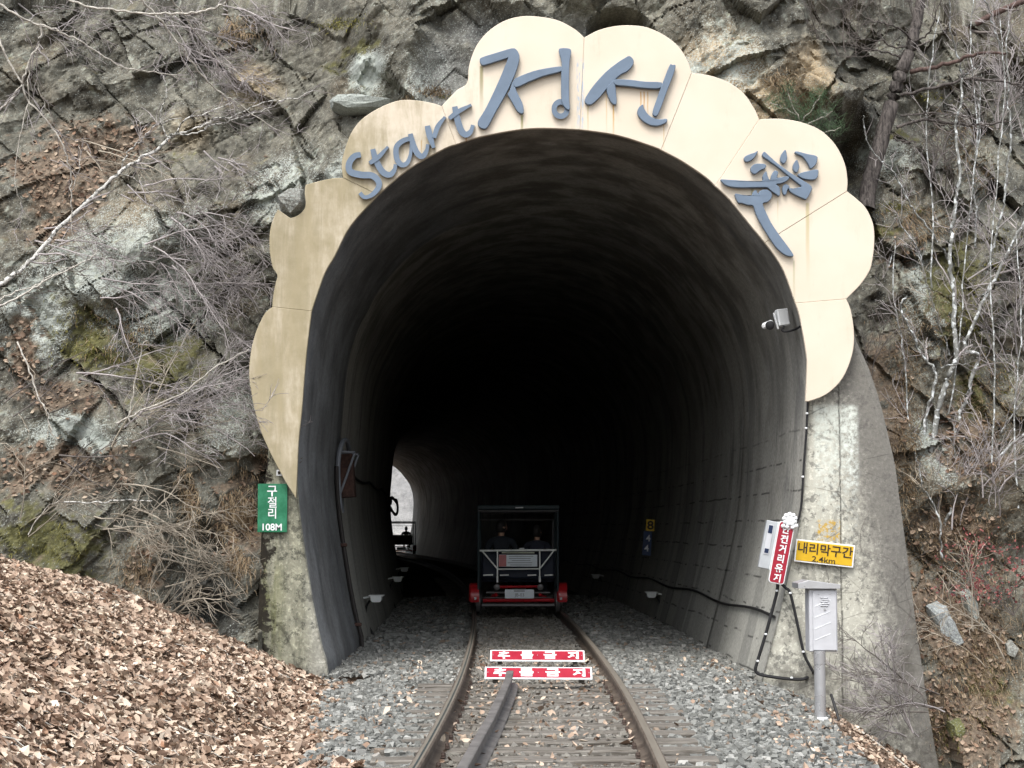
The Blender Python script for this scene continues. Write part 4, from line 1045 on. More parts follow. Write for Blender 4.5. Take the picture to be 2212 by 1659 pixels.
# green plate
gY = PY - 0.05
g = empty('distance_sign', W(588, 1150, gY), 'green vertical sign with white lettering on the left portal pillar', 'sign')
plate('sign_plate', 557, 1045, 620, 1150, gY, 0.02, GREEN, g)
for ch, v in (('구', 1061), ('절', 1085), ('리', 1109)):
    text_mesh('lettering', ch, 23 / 190, W(588, v, gY), WHITE, g, bold=0.012, depth=0.004, sx=0.96)
text_mesh('lettering', '108M', 15 / 190, W(588, 1138.5, gY), WHITE, g, bold=0.02, depth=0.004)
w_ = empty('small_label', W(600, 1029, gY), 'tiny white label above the green sign at the panel edge', 'label')
plate('label_plate', 597, 1015, 609, 1028, gY, 0.012, WHITE, w_)
plate('dark_print', 600, 1018, 606, 1025, gY - 0.004, 0.004, INK, w_)
# yellow downhill sign
yY = PY - 0.06
yl_ = empty('yellow_sign', W(1781, 1222, yY), 'yellow sign with dark lettering, slightly tilted, on the wing wall', 'sign')
rt = math.radians(6.3)
plate('sign_back', 1717, 1171, 1846, 1220, yY + 0.004, 0.016, WHITE, yl_, rt)
plate('sign_face', 1720, 1174, 1843, 1217, yY, 0.012, YELLOW, yl_, rt)
text_mesh('lettering', '내리막구간', 24 / 190, W(1783, 1188.5, yY), INK, yl_, rot=-rt, bold=0.016, depth=0.004, sx=1.02)
text_mesh('lettering', '2.4km', 12 / 190, W(1779, 1209.5, yY), INK, yl_, rot=-rt, bold=0.008, depth=0.004, sx=1.25)
# red light box with white flower top
rY = PY - 0.20; lean = math.radians(11.2); RL = Matrix.Rotation(lean, 3, 'Y')
cR = W(1688.5, 1194, rY)
rb = empty('warning_light_box', W(1676, 1258, rY), 'red board with white letters and white flower top on a grey light box', 'sign')
def rbox(name, dx, dy, dz, s, mat, bev=0.004, par=None):
    return MB().box(cR + RL @ Vector((dx, dy, dz)), s, RL, bev=bev).build(name, mat, par or rb)
def rounded(w, h, r, n=6):
    out = []
    for (cx_, cz_, a0) in ((w / 2 - r, h / 2 - r, 0), (-w / 2 + r, h / 2 - r, 90), (-w / 2 + r, -h / 2 + r, 180), (w / 2 - r, -h / 2 + r, 270)):
        for i in range(n + 1):
            a = math.radians(a0 + 90 * i / n); out.append((cx_ + r * math.cos(a), cz_ + r * math.sin(a)))
    return out
MB().prism([cR + RL @ Vector((a, 0, b)) for a, b in rounded(0.178, 0.70, 0.035)], (0, 0.03, 0)).build('board_rim', WHITE, rb)
MB().prism([cR + RL @ Vector((a, -0.004, b)) for a, b in rounded(0.158, 0.68, 0.028)], (0, 0.006, 0)).build('board_face', RED, rb)
for i, ch in enumerate('안전거리유지'):
    text_mesh('lettering', ch, 0.094, cR + RL @ Vector((0, -0.004, 0.265 - 0.110 * i)), WHITE, rb, rot=-lean, bold=0.03, depth=0.004, sx=1.0)
rbox('box_body', -0.155, 0.10, 0.06, (0.13, 0.10, 0.54), GREYBOX, 0.006)
lab = rbox('box_label', -0.165, 0.046, 0.12, (0.06, 0.006, 0.34), SILVER, 0.002)
rbox('label_print', -0.165, 0.041, 0.235, (0.046, 0.004, 0.09), NAVY, 0.001, lab)
rbox('label_print', -0.165, 0.041, -0.01, (0.046, 0.004, 0.05), NAVY, 0.001, lab)
for i in range(4): rbox('cooling_fin', -0.084 + 0.012 * i - 0.01, 0.075 + 0.012 * i, 0.06, (0.006, 0.09, 0.55), WHITE, 0.001)
fl = []
fc = cR + RL @ Vector((0.02, -0.012, 0.385))
def lump(c, r):
    MBf.lathe(c + Vector((0, 0.02, 0)), [(0.001, 0), (r * 0.8, 0.004), (r, 0.016), (r * 0.85, 0.030), (r * 0.3, 0.040)], 14, (0, -1, 0))
MBf = MB()
for a in range(9):
    an = 2 * math.pi * a / 9 + 0.2; lump(fc + Vector((0.062 * math.cos(an), 0, 0.056 * math.sin(an))), 0.027)
lump(fc, 0.058)
for dx, dz in ((-0.075, -0.075), (-0.03, -0.085), (0.03, -0.09), (0.07, -0.075)): lump(fc + Vector((dx, 0, dz)), 0.026)
MBf.build('flower_top', WHITE, rb, smooth=True)
# control cabinet on its steel post
bY = 18.4
pb = W(1773, 1560, bY); gz0 = float(ground_h(pb.x, bY))
cab = empty('control_cabinet', (pb.x, bY, gz0), 'silver metal cabinet with sloping cap on a round steel post', 'cabinet')
sB = FPX / bY
def cw(u, v): return W(u, v, bY)
pc_t, pc_b = cw(1773, 1408), cw(1773, 1562)
MB().lathe((pb.x, bY + 0.02, gz0 - 0.1), [(0.055, 0), (0.055, pc_t.z - gz0 + 0.1 - 0.12), (0.058, pc_t.z - gz0 - 0.02), (0.058, pc_t.z - gz0 + 0.11)], 20).build('post', STEEL, cab, smooth=True)
MB().lathe((pb.x, bY + 0.02, gz0 - 0.02), [(0.075, 0), (0.078, 0.09), (0.062, 0.10)], 16).build('post_foot', simple('white_collar', (0.6, 0.62, 0.62), 0.5), cab, smooth=True)
b0, b1 = cw(1749, 1408), cw(1808, 1272)
bw, bh = b1.x - b0.x, b1.z - b0.z; bc = Vector(((b0.x + b1.x) / 2, bY + 0.13, (b0.z + b1.z) / 2))
body = MB().box(bc, (bw, 0.26, bh), bev=0.008).build('cabinet_body', SILVER, cab)
door = MB().box(bc + Vector((0.012, -0.138, 0)), (bw - 0.045, 0.014, bh - 0.03), bev=0.004).build('cabinet_door', SILVER, cab)
vb = MB()
for i in range(5): vb.box(bc + Vector((0.012 + (0.008 if i % 2 else -0.004), -0.150, bh / 2 - 0.085 - 0.020 * i)), (0.075, 0.012, 0.011), bev=0.004)
vb.build('vent_louvre', SILVER, door)
MB().lathe(bc + Vector((0.012, -0.146, bh / 2 - 0.20)), [(0.010, 0), (0.010, 0.012)], 10, (0, -1, 0)).build('lock', STEEL, door)
for i in range(2): MB().lathe(bc + Vector((-0.05 + 0.12 * i, -0.146, bh / 2 - 0.05)), [(0.006, 0), (0.006, 0.006)], 8, (0, -1, 0)).build('screw', STEEL, door)
SCR = simple('scratched_stripe', (0.68, 0.70, 0.72), 0.4, metal=0.2)
for i in range(4):
    MB().box(bc + Vector((-0.01, -0.1465, bh / 2 - 0.14 - 0.11 * i)), (0.17, 0.003, 0.009), Matrix.Rotation(math.radians(-22), 3, 'Y')).build('scratch', SCR, door)
t0 = cw(1722, 1258); t1 = cw(1813, 1262)
zt = b1.z
MB().prism([(t0.x, bY - 0.06, zt + 0.005), (t0.x, bY - 0.06, zt + 0.055), (t0.x + 0.10, bY - 0.06, zt + 0.085), (t1.x, bY - 0.06, zt + 0.045), (t1.x, bY - 0.06, zt + 0.002)], (0, 0.40, 0), bevel=0.004).build('sloping_cap', STEEL, cab)
# cables on the portal
def cable(name, pts, r, label, mat=BLACK, clips=(), per=6):
    path = [Vector(p) for p in spline([tuple(p) for p in pts], per)]
    e = empty(name, path[-1], label, 'cable')
    MB().tube(path, r, 7).build('cable_run', mat, e, smooth=True)
    for p in clips:
        MB().box(p, (0.03, 0.03, 0.022), bev=0.006).build('clip', WHITE, e)
    return e
cY = PY - 0.05
cable('power_cable', [W(u, v, cY) for u, v in ((1680, 1258), (1678, 1280), (1665, 1330), (1654, 1370), (1636, 1429), (1632, 1448), (1642, 1457), (1674, 1463), (1710, 1467), (1738, 1466), (1758, 1452))] + [W(1768, 1445, bY + 0.2)], 0.019,
      'thick black cable looping down from the red board to the cabinet post', clips=[W(u, v, cY - 0.02) for u, v in ((1678, 1276), (1654, 1370), (1637, 1428), (1710, 1464))])
cable('power_cable', [W(u, v, cY - 0.03) for u, v in ((1686, 1259), (1697, 1270), (1707, 1282), (1722, 1345), (1736, 1409), (1748, 1436), (1757, 1452))], 0.017,
      'black cable slanting from the red board straight down to the cabinet post', clips=[W(u, v, cY - 0.05) for u, v in ((1707, 1281), (1735, 1408))])
cable('edge_cable', [W(u, v, PY - 0.035) for u, v in ((1745, 868), (1742, 930), (1736, 1010), (1731, 1090), (1722, 1130))], 0.013,
      'thin black cable clipped down the right edge of the tunnel mouth', clips=[W(u, v, PY - 0.05) for u, v in ((1743, 893), (1741, 925), (1734, 1030))])
cable('ground_cable', [W(1795, 1500, bY + 0.1), W(1800, 1515, bY + 0.05), W(1806, 1535, bY), W(1812, 1556, bY - 0.05)], 0.014, 'short black cable running into the ground behind the cabinet post')
cable('wall_cable', [wall_point(1, 0.42 + 0.03 * math.sin(y * 0.9), y, 0.03) for y in np.linspace(21.2, 60, 40)], 0.018, 'long black cable along the foot of the right tunnel wall', per=2)
cable('wall_cable', [wall_point(-1, 2.28 - 0.07 * abs(math.sin(y * 0.55)), y, 0.04) for y in np.linspace(27.0, 62, 36)], 0.02, 'sagging black cable along the left tunnel wall behind the rusty bracket', per=2)
cable('coiled_cable', [wall_point(-1, 2.0 + 0.20 * math.sin(a) + 0.03 * math.sin(3.3 * a), 47 + 0.03 * a, 0.04 + 0.10 * (1 + math.cos(a * 1.03))) for a in np.linspace(0, 12, 40)] , 0.03, 'dark coil of cable hanging on the left tunnel wall', per=2)
# camera
cb = wall_point(1, float(W(1695, 700, PY + 0.5).z), PY + 0.5, 0.0)
cc = empty('security_camera', cb, 'white security camera on a bracket under the right side of the arch', 'camera')
cp = W(1688, 686, PY + 0.45)
RC = Matrix.Rotation(math.radians(-8), 3, 'Y')
MB().box(W(1690, 686, PY + 0.45), (0.14, 0.09, 0.20), RC @ Matrix.Rotation(0.25, 3, 'Z'), bev=0.012).build('housing', WHITE, cc)
MB().box(W(1676, 694, PY + 0.42), (0.02, 0.05, 0.20), Matrix.Rotation(math.radians(-14), 3, 'Y'), bev=0.004).build('bracket', WHITE, cc)
MB().lathe(W(1664, 702, PY + 0.34), [(0.015, -0.01), (0.050, 0.0), (0.052, 0.055), (0.038, 0.065)], 18, (-0.25, -1, -0.2)).build('lens', BLACK, cc, smooth=True)
MB().box(W(1658, 701, PY + 0.42), (0.14, 0.09, 0.07), Matrix.Rotation(math.radians(-24), 3, 'Y'), bev=0.02).build('camera_head', WHITE, cc)
MB().tube(spline([tuple(W(1694, 704, PY + 0.4)), tuple(W(1690, 714, PY + 0.4)), tuple(W(1700, 716, PY + 0.38)), tuple(W(1716, 712, PY + 0.3)), tuple(W(1729, 705, PY + 0.1))], 6), 0.014, 6).build('camera_cable', BLACK, cc, smooth=True)
# rusty bracket box and drain pipe on the left wall
ry = 26.3
rb0 = wall_point(-1, 1.85, ry, 0.0)
rr = empty('rusty_bracket', rb0, 'rusty iron box in a grey bracket on the left tunnel wall', 'bracket')
MB().box(wall_point(-1, 2.18, ry + 0.25, 0.14), (0.20, 0.34, 0.62), Matrix.Rotation(math.radians(-4), 3, 'Y'), bev=0.01).build('iron_box', GRASSY, rr)
for dy in (-0.12, 0.62):
    a0 = wall_point(-1, 2.52, ry + dy, 0.02); a1 = wall_point(-1, 2.50, ry + dy, 0.27); a2 = wall_point(-1, 1.86, ry + dy, 0.03)
    MB().tube([a0, a1], 0.018, 6).tube([a1, a2], 0.018, 6).tube([a0 + Vector((0, 0, .06)), a2 - Vector((0, 0, .2))], 0.022, 6).build('bracket_arm', BRACKET, rr)
MB().tube(spline([tuple(wall_point(-1, 1.7, ry - .3, .05)), tuple(wall_point(-1, 2.3, ry - .3, .05)), tuple(wall_point(-1, 2.62, ry - .2, .08)), tuple(wall_point(-1, 2.68, ry + .15, .12)), tuple(wall_point(-1, 2.55, ry + .5, .14))], 5), 0.035, 8).build('bent_pipe', BRACKET, rr, smooth=True)
dp = empty('drain_pipe', wall_point(-1, -0.3, 25.6, 0.0), 'dark drain pipe down the left tunnel wall below the rusty bracket', 'pipe')
MB().tube([wall_point(-1, z, 25.9, 0.04) for z in np.linspace(2.3, -0.3, 12)], 0.03, 8).build('pipe_run', simple('dark_pipe', (0.03, 0.026, 0.024), 0.6), dp, smooth=True)
for z in (1.2, 0.1): MB().box(wall_point(-1, z, 25.9, 0.04), (0.10, 0.09, 0.05), bev=0.01).build('pipe_collar', GRASSY, dp)
# foot lamps in the tunnel
LAMPW = simple('lamp_housing', (0.74, 0.77, 0.75), 0.45, var=0.05)
LAB = {-1: ['nearest white trough lamp on the left tunnel wall', 'second white trough lamp on the left tunnel wall', 'third and farthest white trough lamp on the left wall'],
       1: ['nearest white trough lamp at the foot of the right tunnel wall', 'farther white trough lamp at the foot of the right tunnel wall']}
for sd, lst in ((-1, [(28.6, 0.36), (38.0, 0.40), (46.0, 0.42)]), (1, [(34.2, 0.22), (46.5, 0.24)])):
    for i, (yy_, zz_) in enumerate(lst):
        p = wall_point(sd, zz_, yy_, 0.0)
        lm = empty('trough_lamp', p, LAB[sd][i], 'lamp', 'trough lamps along the tunnel walls')
        q = p + Vector((-sd * 0.20, -0.04, 0))
        pr = [(-.115, .052), (-.115, .036), (-.088, .036), (-.08, -.03), (-.055, -.055), (.055, -.055), (.08, -.03), (.088, .036), (.115, .036), (.115, .052)]
        MB().prism([q + Vector((a, -0.10, b)) for a, b in pr], (0, 0.30, 0), bevel=0.003).build('housing', LAMPW, lm)
        MB().box(p + Vector((sd * -0.06 - sd * 0.02, 0, 0.02)), (0.24, 0.05, 0.028), Matrix.Rotation(sd * 0.18, 3, 'Y'), bev=0.006).build('bracket', LAMPW, lm)
        ca = p + Vector((-sd * 0.10, -0.02, -0.03)); gzf = -0.25
        MB().tube(spline([tuple(ca), tuple(ca + Vector((sd * 0.06, 0, -0.12))), tuple(ca + Vector((sd * 0.05, -0.05, -0.32))), tuple(Vector((ca.x - sd * 0.10, ca.y - 0.1, gzf)))], 6), 0.018, 7).build('lamp_cable', BLACK, lm, smooth=True)
# number plates on the right wall
ny = 36.2
npz = W(1404, 1160, ny)
wp = wall_point(1, 1.25, ny, 0.05)
nb = empty('number_post_sign', Vector((wp.x, ny, 0.9)), 'yellow and navy number plates 8 44 on the right tunnel wall', 'sign')
def np_(u0, v0, u1, v1, mat, name): 
    return plate(name, u0, v0, u1, v1, ny - 0.06, 0.012, mat, nb, math.radians(4))
np_(1395.5, 1122, 1414, 1147, simple('bright_yellow_plate', (0.80, 0.52, 0.03), 0.5), 'yellow_plate'); np_(1388.5, 1147.5, 1407.5, 1200, simple('blue_plate', (0.012, 0.035, 0.11), 0.5), 'navy_plate')
PALE = simple('pale_number', (0.82, 0.85, 0.88), 0.6)
text_mesh('number', '8', 19 / 4000 * ny, W(1405, 1134.5, ny - 0.06), INK, nb, bold=0.03, depth=0.006, sx=1.15)
text_mesh('number', '4', 14 / 4000 * ny, W(1400, 1162.5, ny - 0.06), PALE, nb, bold=0.02, depth=0.006)
text_mesh('number', '4', 14 / 4000 * ny, W(1396.5, 1184, ny - 0.06), PALE, nb, bold=0.02, depth=0.006)
# the two red boards lying on the track
for i, (u0, u1, v0, v1, Y, lab) in enumerate(((1060, 1262, 1408, 1426, 20.9, 'red no collision board between the rails, farther of two'), (1048, 1278, 1445, 1464, 18.55, 'red no collision board between the rails behind the guard rail end'))):
    c = W((u0 + u1) / 2, (v0 + v1) / 2, Y)
    wd = (u1 - u0) / FPX * Y; hh = 0.20
    tl = Matrix.Rotation(-math.acos(min(1.0, (v1 - v0) / FPX * Y / hh)) + math.radians(5.5), 3, 'X')
    tb = empty('track_board', (c.x, Y, c.z - 0.09), lab, 'sign', 'red boards on the track')
    roll = Matrix.Rotation(math.radians(0.3), 3, 'Y')
    R_ = roll @ tl
    MB().box(c, (wd, 0.012, hh), R_, bev=0.003).build('board', WHITE, tb)
    MB().box(c + R_ @ Vector((0, -0.006, 0)), (wd - 0.035, 0.006, hh - 0.04), R_, bev=0.001).build('red_face', RED, tb)
    for j, ch in enumerate('추돌금지'):
        text_mesh('lettering', ch, hh * 0.66, c + R_ @ Vector((wd * (-0.355 + 0.244 * j), -0.0105, 0)), WHITE, tb, bold=0.045, depth=0.0015, sx=1.12, tilt=R_.to_4x4())
    for j in range(3): MB().lathe(c + R_ @ Vector((wd * (-0.47 + 0.47 * j), -0.009, 0)), [(0.006, 0), (0.006, 0.004)], 8, R_ @ Vector((0, -1, 0))).build('screw', STEEL, tb)
    # timber feet hold the board tilted on the sleepers
    for sx_ in (-0.4, 0.4): MB().box(c + Vector((sx_ * wd, 0.045, -0.055)), (0.05, 0.10, 0.085), bev=0.004).build('foot_block', SLEEPER, tb)

# ------------------------------------------------------------------ rail carts and riders
CRED = simple('red_cart_paint', (0.42, 0.012, 0.018), 0.35, var=0.12, spec=0.5)
CWHITE = simple('white_tube', (0.90, 0.92, 0.88), 0.4, var=0.04)
CDARK = simple('dark_canopy', (0.035, 0.05, 0.055), 0.6)
CSEAT = simple('dark_seat', (0.02, 0.025, 0.04), 0.7)
CGREY = simple('dull_cart_steel', (0.13, 0.125, 0.125), 0.5, metal=0.4)
PLATEW = simple('number_plate', (0.76, 0.82, 0.86), 0.5, var=0.04)
NOTICER = simple('notice_red', (0.55, 0.20, 0.20), 0.5)
PRINT = simple('notice_print', (0.30, 0.31, 0.33), 0.6)
def make_cart(loc, label, detailed=True):
    e = empty('rail_cart', loc, label, 'rail cart', 'pedal rail carts in the tunnel'); L = Vector(loc)
    P = lambda x, y, z: L + Vector((x, y, z))
    tub = lambda pts, r, n=8: MB().tube([P(*p) for p in pts], r, n)
    bx = lambda c, s, m=None, b=0.006: MB().box(P(*c), s, m, bev=b)
    bx((0, 0.95, 1.79), (1.42, 2.1, 0.075), None, 0.02).build('canopy', CDARK, e)
    tub([(-0.69, -0.10, 1.725), (0.69, -0.10, 1.725)], 0.016).tube([P(-0.69, 2.0, 1.72), P(0.69, 2.0, 1.72)], 0.016).build('canopy_rail', CGREY, e)
    tub([(-0.66, 0.6, 1.58), (0.62, 0.6, 1.58)], 0.012).build('canopy_rail', CGREY, e)
    bx((0.02, -0.125, 1.785), (0.14, 0.02, 0.026)).build('roof_lamp', WHITE, e)
    for x in (-0.68, 0.68):
        for y0 in (-0.09, 1.95): tub([(x, y0, 0.35), (x, y0, 1.75)], 0.02).build('post', CDARK, e)
    tub([(0.60, 0.0, 1.05), (0.60, 0.0, 1.55)], 0.012).build('grab_rail', CGREY, e)
    # white truss on the back of the seat
    t = tub([(-0.66, -0.14, 1.05), (0.66, -0.14, 1.06)], 0.017)
    for a, b in (((-0.62, 1.05), (-0.355, 0.74)), ((0.62, 1.06), (0.37, 0.74)), ((-0.355, 1.05), (-0.355, 0.62)), ((0.37, 1.06), (0.37, 0.62)), ((-0.355, 0.735), (0.37, 0.74))):
        t.tube([P(a[0], -0.14, a[1]), P(b[0], -0.14, b[1])], 0.013, 8)
    t.build('back_truss', CWHITE, e)
    bx((0.06, -0.15, 1.085), (0.09, 0.03, 0.025)).build('tail_lamp', WHITE, e)
    nbd = bx((0.0, -0.165, 0.88), (0.66, 0.015, 0.205)).build('notice_board', PLATEW, e)
    bx((-0.265, -0.175, 0.88), (0.125, 0.006, 0.195), None, 0.001).build('red_block', NOTICER, nbd)
    for i in range(5): bx((0.05 - 0.02 * (i % 2), -0.1745, 0.955 - 0.037 * i), (0.42 - 0.05 * (i % 3), 0.004, 0.011), None, 0.001).build('print_line', PRINT, nbd)
    tub([(-0.28, -0.16, 1.015), (0.28, -0.16, 1.015)], 0.014).build('lamp_strip', simple('lamp_strip', (0.55, 0.56, 0.46), 0.4) if detailed else CWHITE, e)
    bx((0, 0.10, 0.80), (1.26, 0.10, 0.48), Matrix.Rotation(-0.12, 3, 'X'), 0.03).build('seat_back', CSEAT, e)
    bx((0, 0.40, 0.56), (1.26, 0.52, 0.10), None, 0.03).build('seat', CSEAT, e)
    for x0, x1 in ((-0.60, -0.43), (-0.31, -0.16), (0.16, 0.31), (0.45, 0.60)): tub([(x0, -0.12, 0.63), (x1, -0.12, 0.635)], 0.013).build('white_bar', CWHITE, e)
    for x in (-0.355, 0.37):
        bx((x, -0.15, 0.565), (0.035, 0.03, 0.11)).build('tow_hook', CWHITE, e)
        MB().lathe(P(x - 0.01 + (0.02 if x > 0 else 0), -0.16, 0.43), [(0.03, 0), (0.055, 0.01), (0.055, 0.04), (0.03, 0.05)], 14, (0, -1, 0)).build('buffer', CGREY, e, smooth=True)
    tub([(-0.36, -0.12, 0.43), (0.36, -0.12, 0.44)], 0.022).build('red_crossbar', CRED, e)
    npl = bx((0.02, -0.20, 0.315), (0.50, 0.012, 0.155)).build('number_plate', PLATEW, e)
    if detailed:
        text_mesh('plate_lettering', 'JB-03', 0.072, P(0.02, -0.207, 0.29), PRINT, npl, bold=0.01, depth=0.004, sx=1.0)
        bx((0.02, -0.208, 0.365), (0.18, 0.003, 0.022), None, 0.001).build('plate_small_print', PRINT, npl)
    tub([(-0.60, -0.12, 0.20), (0.62, -0.12, 0.205)], 0.030).build('bumper_bar', CRED, e, smooth=True)
    tub([(-0.60, -0.12, 0.245), (0.58, -0.12, 0.25)], 0.012).build('bumper_trim', CGREY, e)
    bx((0, -0.11, 0.125), (1.24, 0.05, 0.045)).build('lower_beam', CGREY, e)
    for x in (-0.5, 0.5): tub([(x * 0.75, -0.1, 0.30), (x * 1.15, 0.2, 0.17), (x * 1.15, 2.0, 0.17)], 0.03).build('frame_rail', CRED, e)
    for x in (-0.7525, 0.7525):
        for y0 in (0.12, 1.75):
            wl = MB().lathe(P(x - math.copysign(0.03, x), y0, 0.17), [(0.06, 0), (0.17, 0.005), (0.17, 0.05), (0.195, 0.055), (0.195, 0.075), (0.06, 0.08)], 20, (-math.copysign(1, x), 0, 0)).build('wheel', CGREY, e, smooth=True)
        pr = []
        for i in range(9):
            a = math.radians(-25 + 27 * i); pr.append((0.12 - 0.26 * math.cos(a), 0.27 + 0.23 * math.sin(a)))
        f = MB().prism([P(x - 0.085, a, b) for a, b in pr], (0.17, 0, 0), bevel=0.03).build('fender', CRED, e, smooth=True)
        bx((x - math.copysign(0.02, x), -0.155, 0.235), (0.04, 0.012, 0.045)).build('reflector', WHITE, f)
    bx((0, 1.0, 0.33), (1.1, 1.9, 0.03)).build('floor', CGREY, e)
    return e
SKIN = simple('skin', (0.42, 0.25, 0.17), 0.55, var=0.08); HAIR = simple('dark_hair', (0.012, 0.010, 0.009), 0.6)
JACKET = simple('dark_jacket', (0.022, 0.026, 0.033), 0.85, var=0.25); JACKET2 = simple('navy_jacket', (0.026, 0.029, 0.042), 0.85, var=0.25)
def make_person(loc, label, turn, jacket, scale=1.0):
    """seated rider seen from behind: loc is the point of the seat under the pelvis; the body faces +Y"""
    e = empty('person', loc, label, 'person'); L = Vector(loc)
    def skin(name, pts, edges, rad, mat, root=0, sub=2):
        me = bpy.data.meshes.new(name); me.from_pydata([Vector(p) * scale for p in pts], edges, [])
        o = bpy.data.objects.new(name, me); COL.objects.link(o); o.parent = e; me.materials.append(mat)
        m = o.modifiers.new('skin', 'SKIN'); m.use_smooth_shade = True
        for i, r in enumerate(rad):
            d = me.skin_vertices[0].data[i]; d.radius = (r[0] * scale, r[1] * scale) if hasattr(r, '__len__') else (r * scale, r * scale); d.use_root = (i == root)
        s = o.modifiers.new('sub', 'SUBSURF'); s.levels = sub; s.render_levels = sub
        return o
    pts = [(0, 0, 0.10), (0, -0.02, 0.26), (0, -0.03, 0.42), (0, -0.01, 0.56), (0, 0.0, 0.65),
           (-0.19, -0.01, 0.56), (-0.27, 0.04, 0.34), (-0.22, 0.28, 0.26), (-0.19, 0.40, 0.30), (0.19, -0.01, 0.56), (0.27, 0.04, 0.34), (0.22, 0.28, 0.26), (0.19, 0.40, 0.30),
           (-0.12, 0.02, 0.09), (-0.15, 0.44, 0.10), (-0.15, 0.56, -0.24), (-0.15, 0.66, -0.26), (0.12, 0.02, 0.09), (0.15, 0.44, 0.10), (0.15, 0.56, -0.24), (0.15, 0.66, -0.26)]
    edges = [(0, 1), (1, 2), (2, 3), (3, 4), (3, 5), (5, 6), (6, 7), (7, 8), (3, 9), (9, 10), (10, 11), (11, 12), (0, 13), (13, 14), (14, 15), (15, 16), (0, 17), (17, 18), (18, 19), (19, 20)]
    rad = [(.16, .12), (.155, .115), (.17, .12), (.13, .09), (.055, .055), .075, .055, .045, .035, .075, .055, .045, .035, .085, .07, .05, .045, .085, .07, .05, .045]
    skin('body', pts, edges, rad, jacket)
    # head: skull, jaw, nose and ears as one mesh
    hm = MB(); R = Matrix.Rotation(turn, 3, 'Z'); c = Vector((0, 0.015, 0.80)); V_, F_ = [], []
    nu, nv = 20, 14
    for j in range(nv + 1):
        ph = math.pi * j / nv
        for i in range(nu):
            th = 2 * math.pi * i / nu
            x, y, z = math.sin(ph) * math.cos(th), math.sin(ph) * math.sin(th), math.cos(ph)
            p = Vector((0.076 * x, 0.098 * y, 0.122 * z))
            if z < -0.2: p.x *= 1 + 0.35 * (z + 0.2); p.y *= 1 + 0.15 * (z + 0.2)
            if y > 0.9 and -0.25 < z < 0.1: p.y += 0.022
            if y > 0.75 and abs(z - 0.05) < 0.12 and 0.2 < abs(x) < 0.6: p.y -= 0.008
            if abs(x) > 0.94 and -0.25 < z < 0.15: p.x *= 1.16
            V_.append(L + (c + R @ p) * scale)
    for j in range(nv):
        for i in range(nu):
            i2 = (i + 1) % nu; F_.append((j * nu + i, j * nu + i2, (j + 1) * nu + i2, (j + 1) * nu + i))
    hm.add(V_, F_); hm.tube([L + Vector((0, 0, 0.62)) * scale, L + Vector((0, 0.01, 0.72)) * scale], 0.05 * scale, 10)
    hm.build('head', SKIN, e, smooth=True)
    hv, hf = [], []
    for j in range(9):
        ph = math.pi * 0.74 * j / 8
        for i in range(nu):
            th = 2 * math.pi * i / nu
            front = math.sin(th) > 0.35
            pp = min(ph, math.pi * 0.30) if front else ph
            p = Vector((0.086 * math.sin(pp) * math.cos(th), 0.108 * math.sin(pp) * math.sin(th), 0.132 * math.cos(pp)))
            hv.append(L + (c + R @ p) * scale)
    for j in range(8):
        for i in range(nu):
            i2 = (i + 1) % nu; hf.append((j * nu + i, j * nu + i2, (j + 1) * nu + i2, (j + 1) * nu + i))
    MB().add(hv, hf).build('hair', HAIR, e, smooth=True)
    return e
cy = 32.0
c_loc = (track_x(cy), cy, 0.0)
make_cart(c_loc, 'nearer rail cart with white truss back and red fenders inside the tunnel')
make_person((track_x(cy) - 0.29, cy + 0.36, 0.62), 'person in a dark jacket sitting on the left of the nearer cart', -0.9, JACKET, 1.04)
make_person((track_x(cy) + 0.33, cy + 0.36, 0.60), 'person in a navy jacket sitting on the right of the nearer cart', -0.3, JACKET2, 0.96)
fy = 104.0
fc_ = make_cart((track_x(fy) + 0.0, fy, 0.0), 'far rail cart in silhouette near the bright tunnel exit', False)
make_person((track_x(fy) + 0.25, fy + 0.36, 0.62), 'person in silhouette riding the far cart near the exit', 0.1, JACKET, 1.0)

# ------------------------------------------------------------------ bare trees, shrubs and dead grass
def tubes_np(name, runs, mat, parent, sides=None):
    """many tapering tubes (points Nx3, radii N) as one mesh"""
    VV, QQ, n0 = [], [], 0
    for pts, rad in runs:
        pts = np.asarray(pts, float); rad = np.asarray(rad, float); n = len(pts)
        m = sides or (7 if rad[0] > 0.03 else 5 if rad[0] > 0.009 else 3)
        t = np.gradient(pts, axis=0); t /= (np.linalg.norm(t, axis=1)[:, None] + 1e-9)
        a = np.cross(t, np.array([0.31, 0.2, 0.93])); a /= (np.linalg.norm(a, axis=1)[:, None] + 1e-9); b = np.cross(t, a)
        w = np.arange(m) * 2 * math.pi / m
        V = pts[:, None] + rad[:, None, None] * (np.cos(w)[None, :, None] * a[:, None] + np.sin(w)[None, :, None] * b[:, None])
        VV.append(V.reshape(-1, 3))
        i = np.arange(n - 1)[:, None] * m; j = np.arange(m)[None]; j2 = (j + 1) % m
        QQ.append(np.stack([i + j, i + j2, i + m + j2, i + m + j], -1).reshape(-1, 4) + n0); n0 += n * m
    return mesh_np(name, np.concatenate(VV), quads=np.concatenate(QQ), mat=mat, parent=parent, smooth=True)
vr = np.random.default_rng(77)
def wander(p, d, L, r0, n=6, curl=0.22, bias=(0, 0, 0), r1=0.35):
    pts = [np.array(p, float)]; d = np.array(d, float); d /= np.linalg.norm(d)
    for i in range(n):
        d = d + vr.normal(0, curl, 3) * np.array([1, 0.7, 1]) + np.array(bias) / n; d /= np.linalg.norm(d)
        pts.append(pts[-1] + d * L / n)
    return np.array(pts), np.linspace(r0, r0 * r1, n + 1)
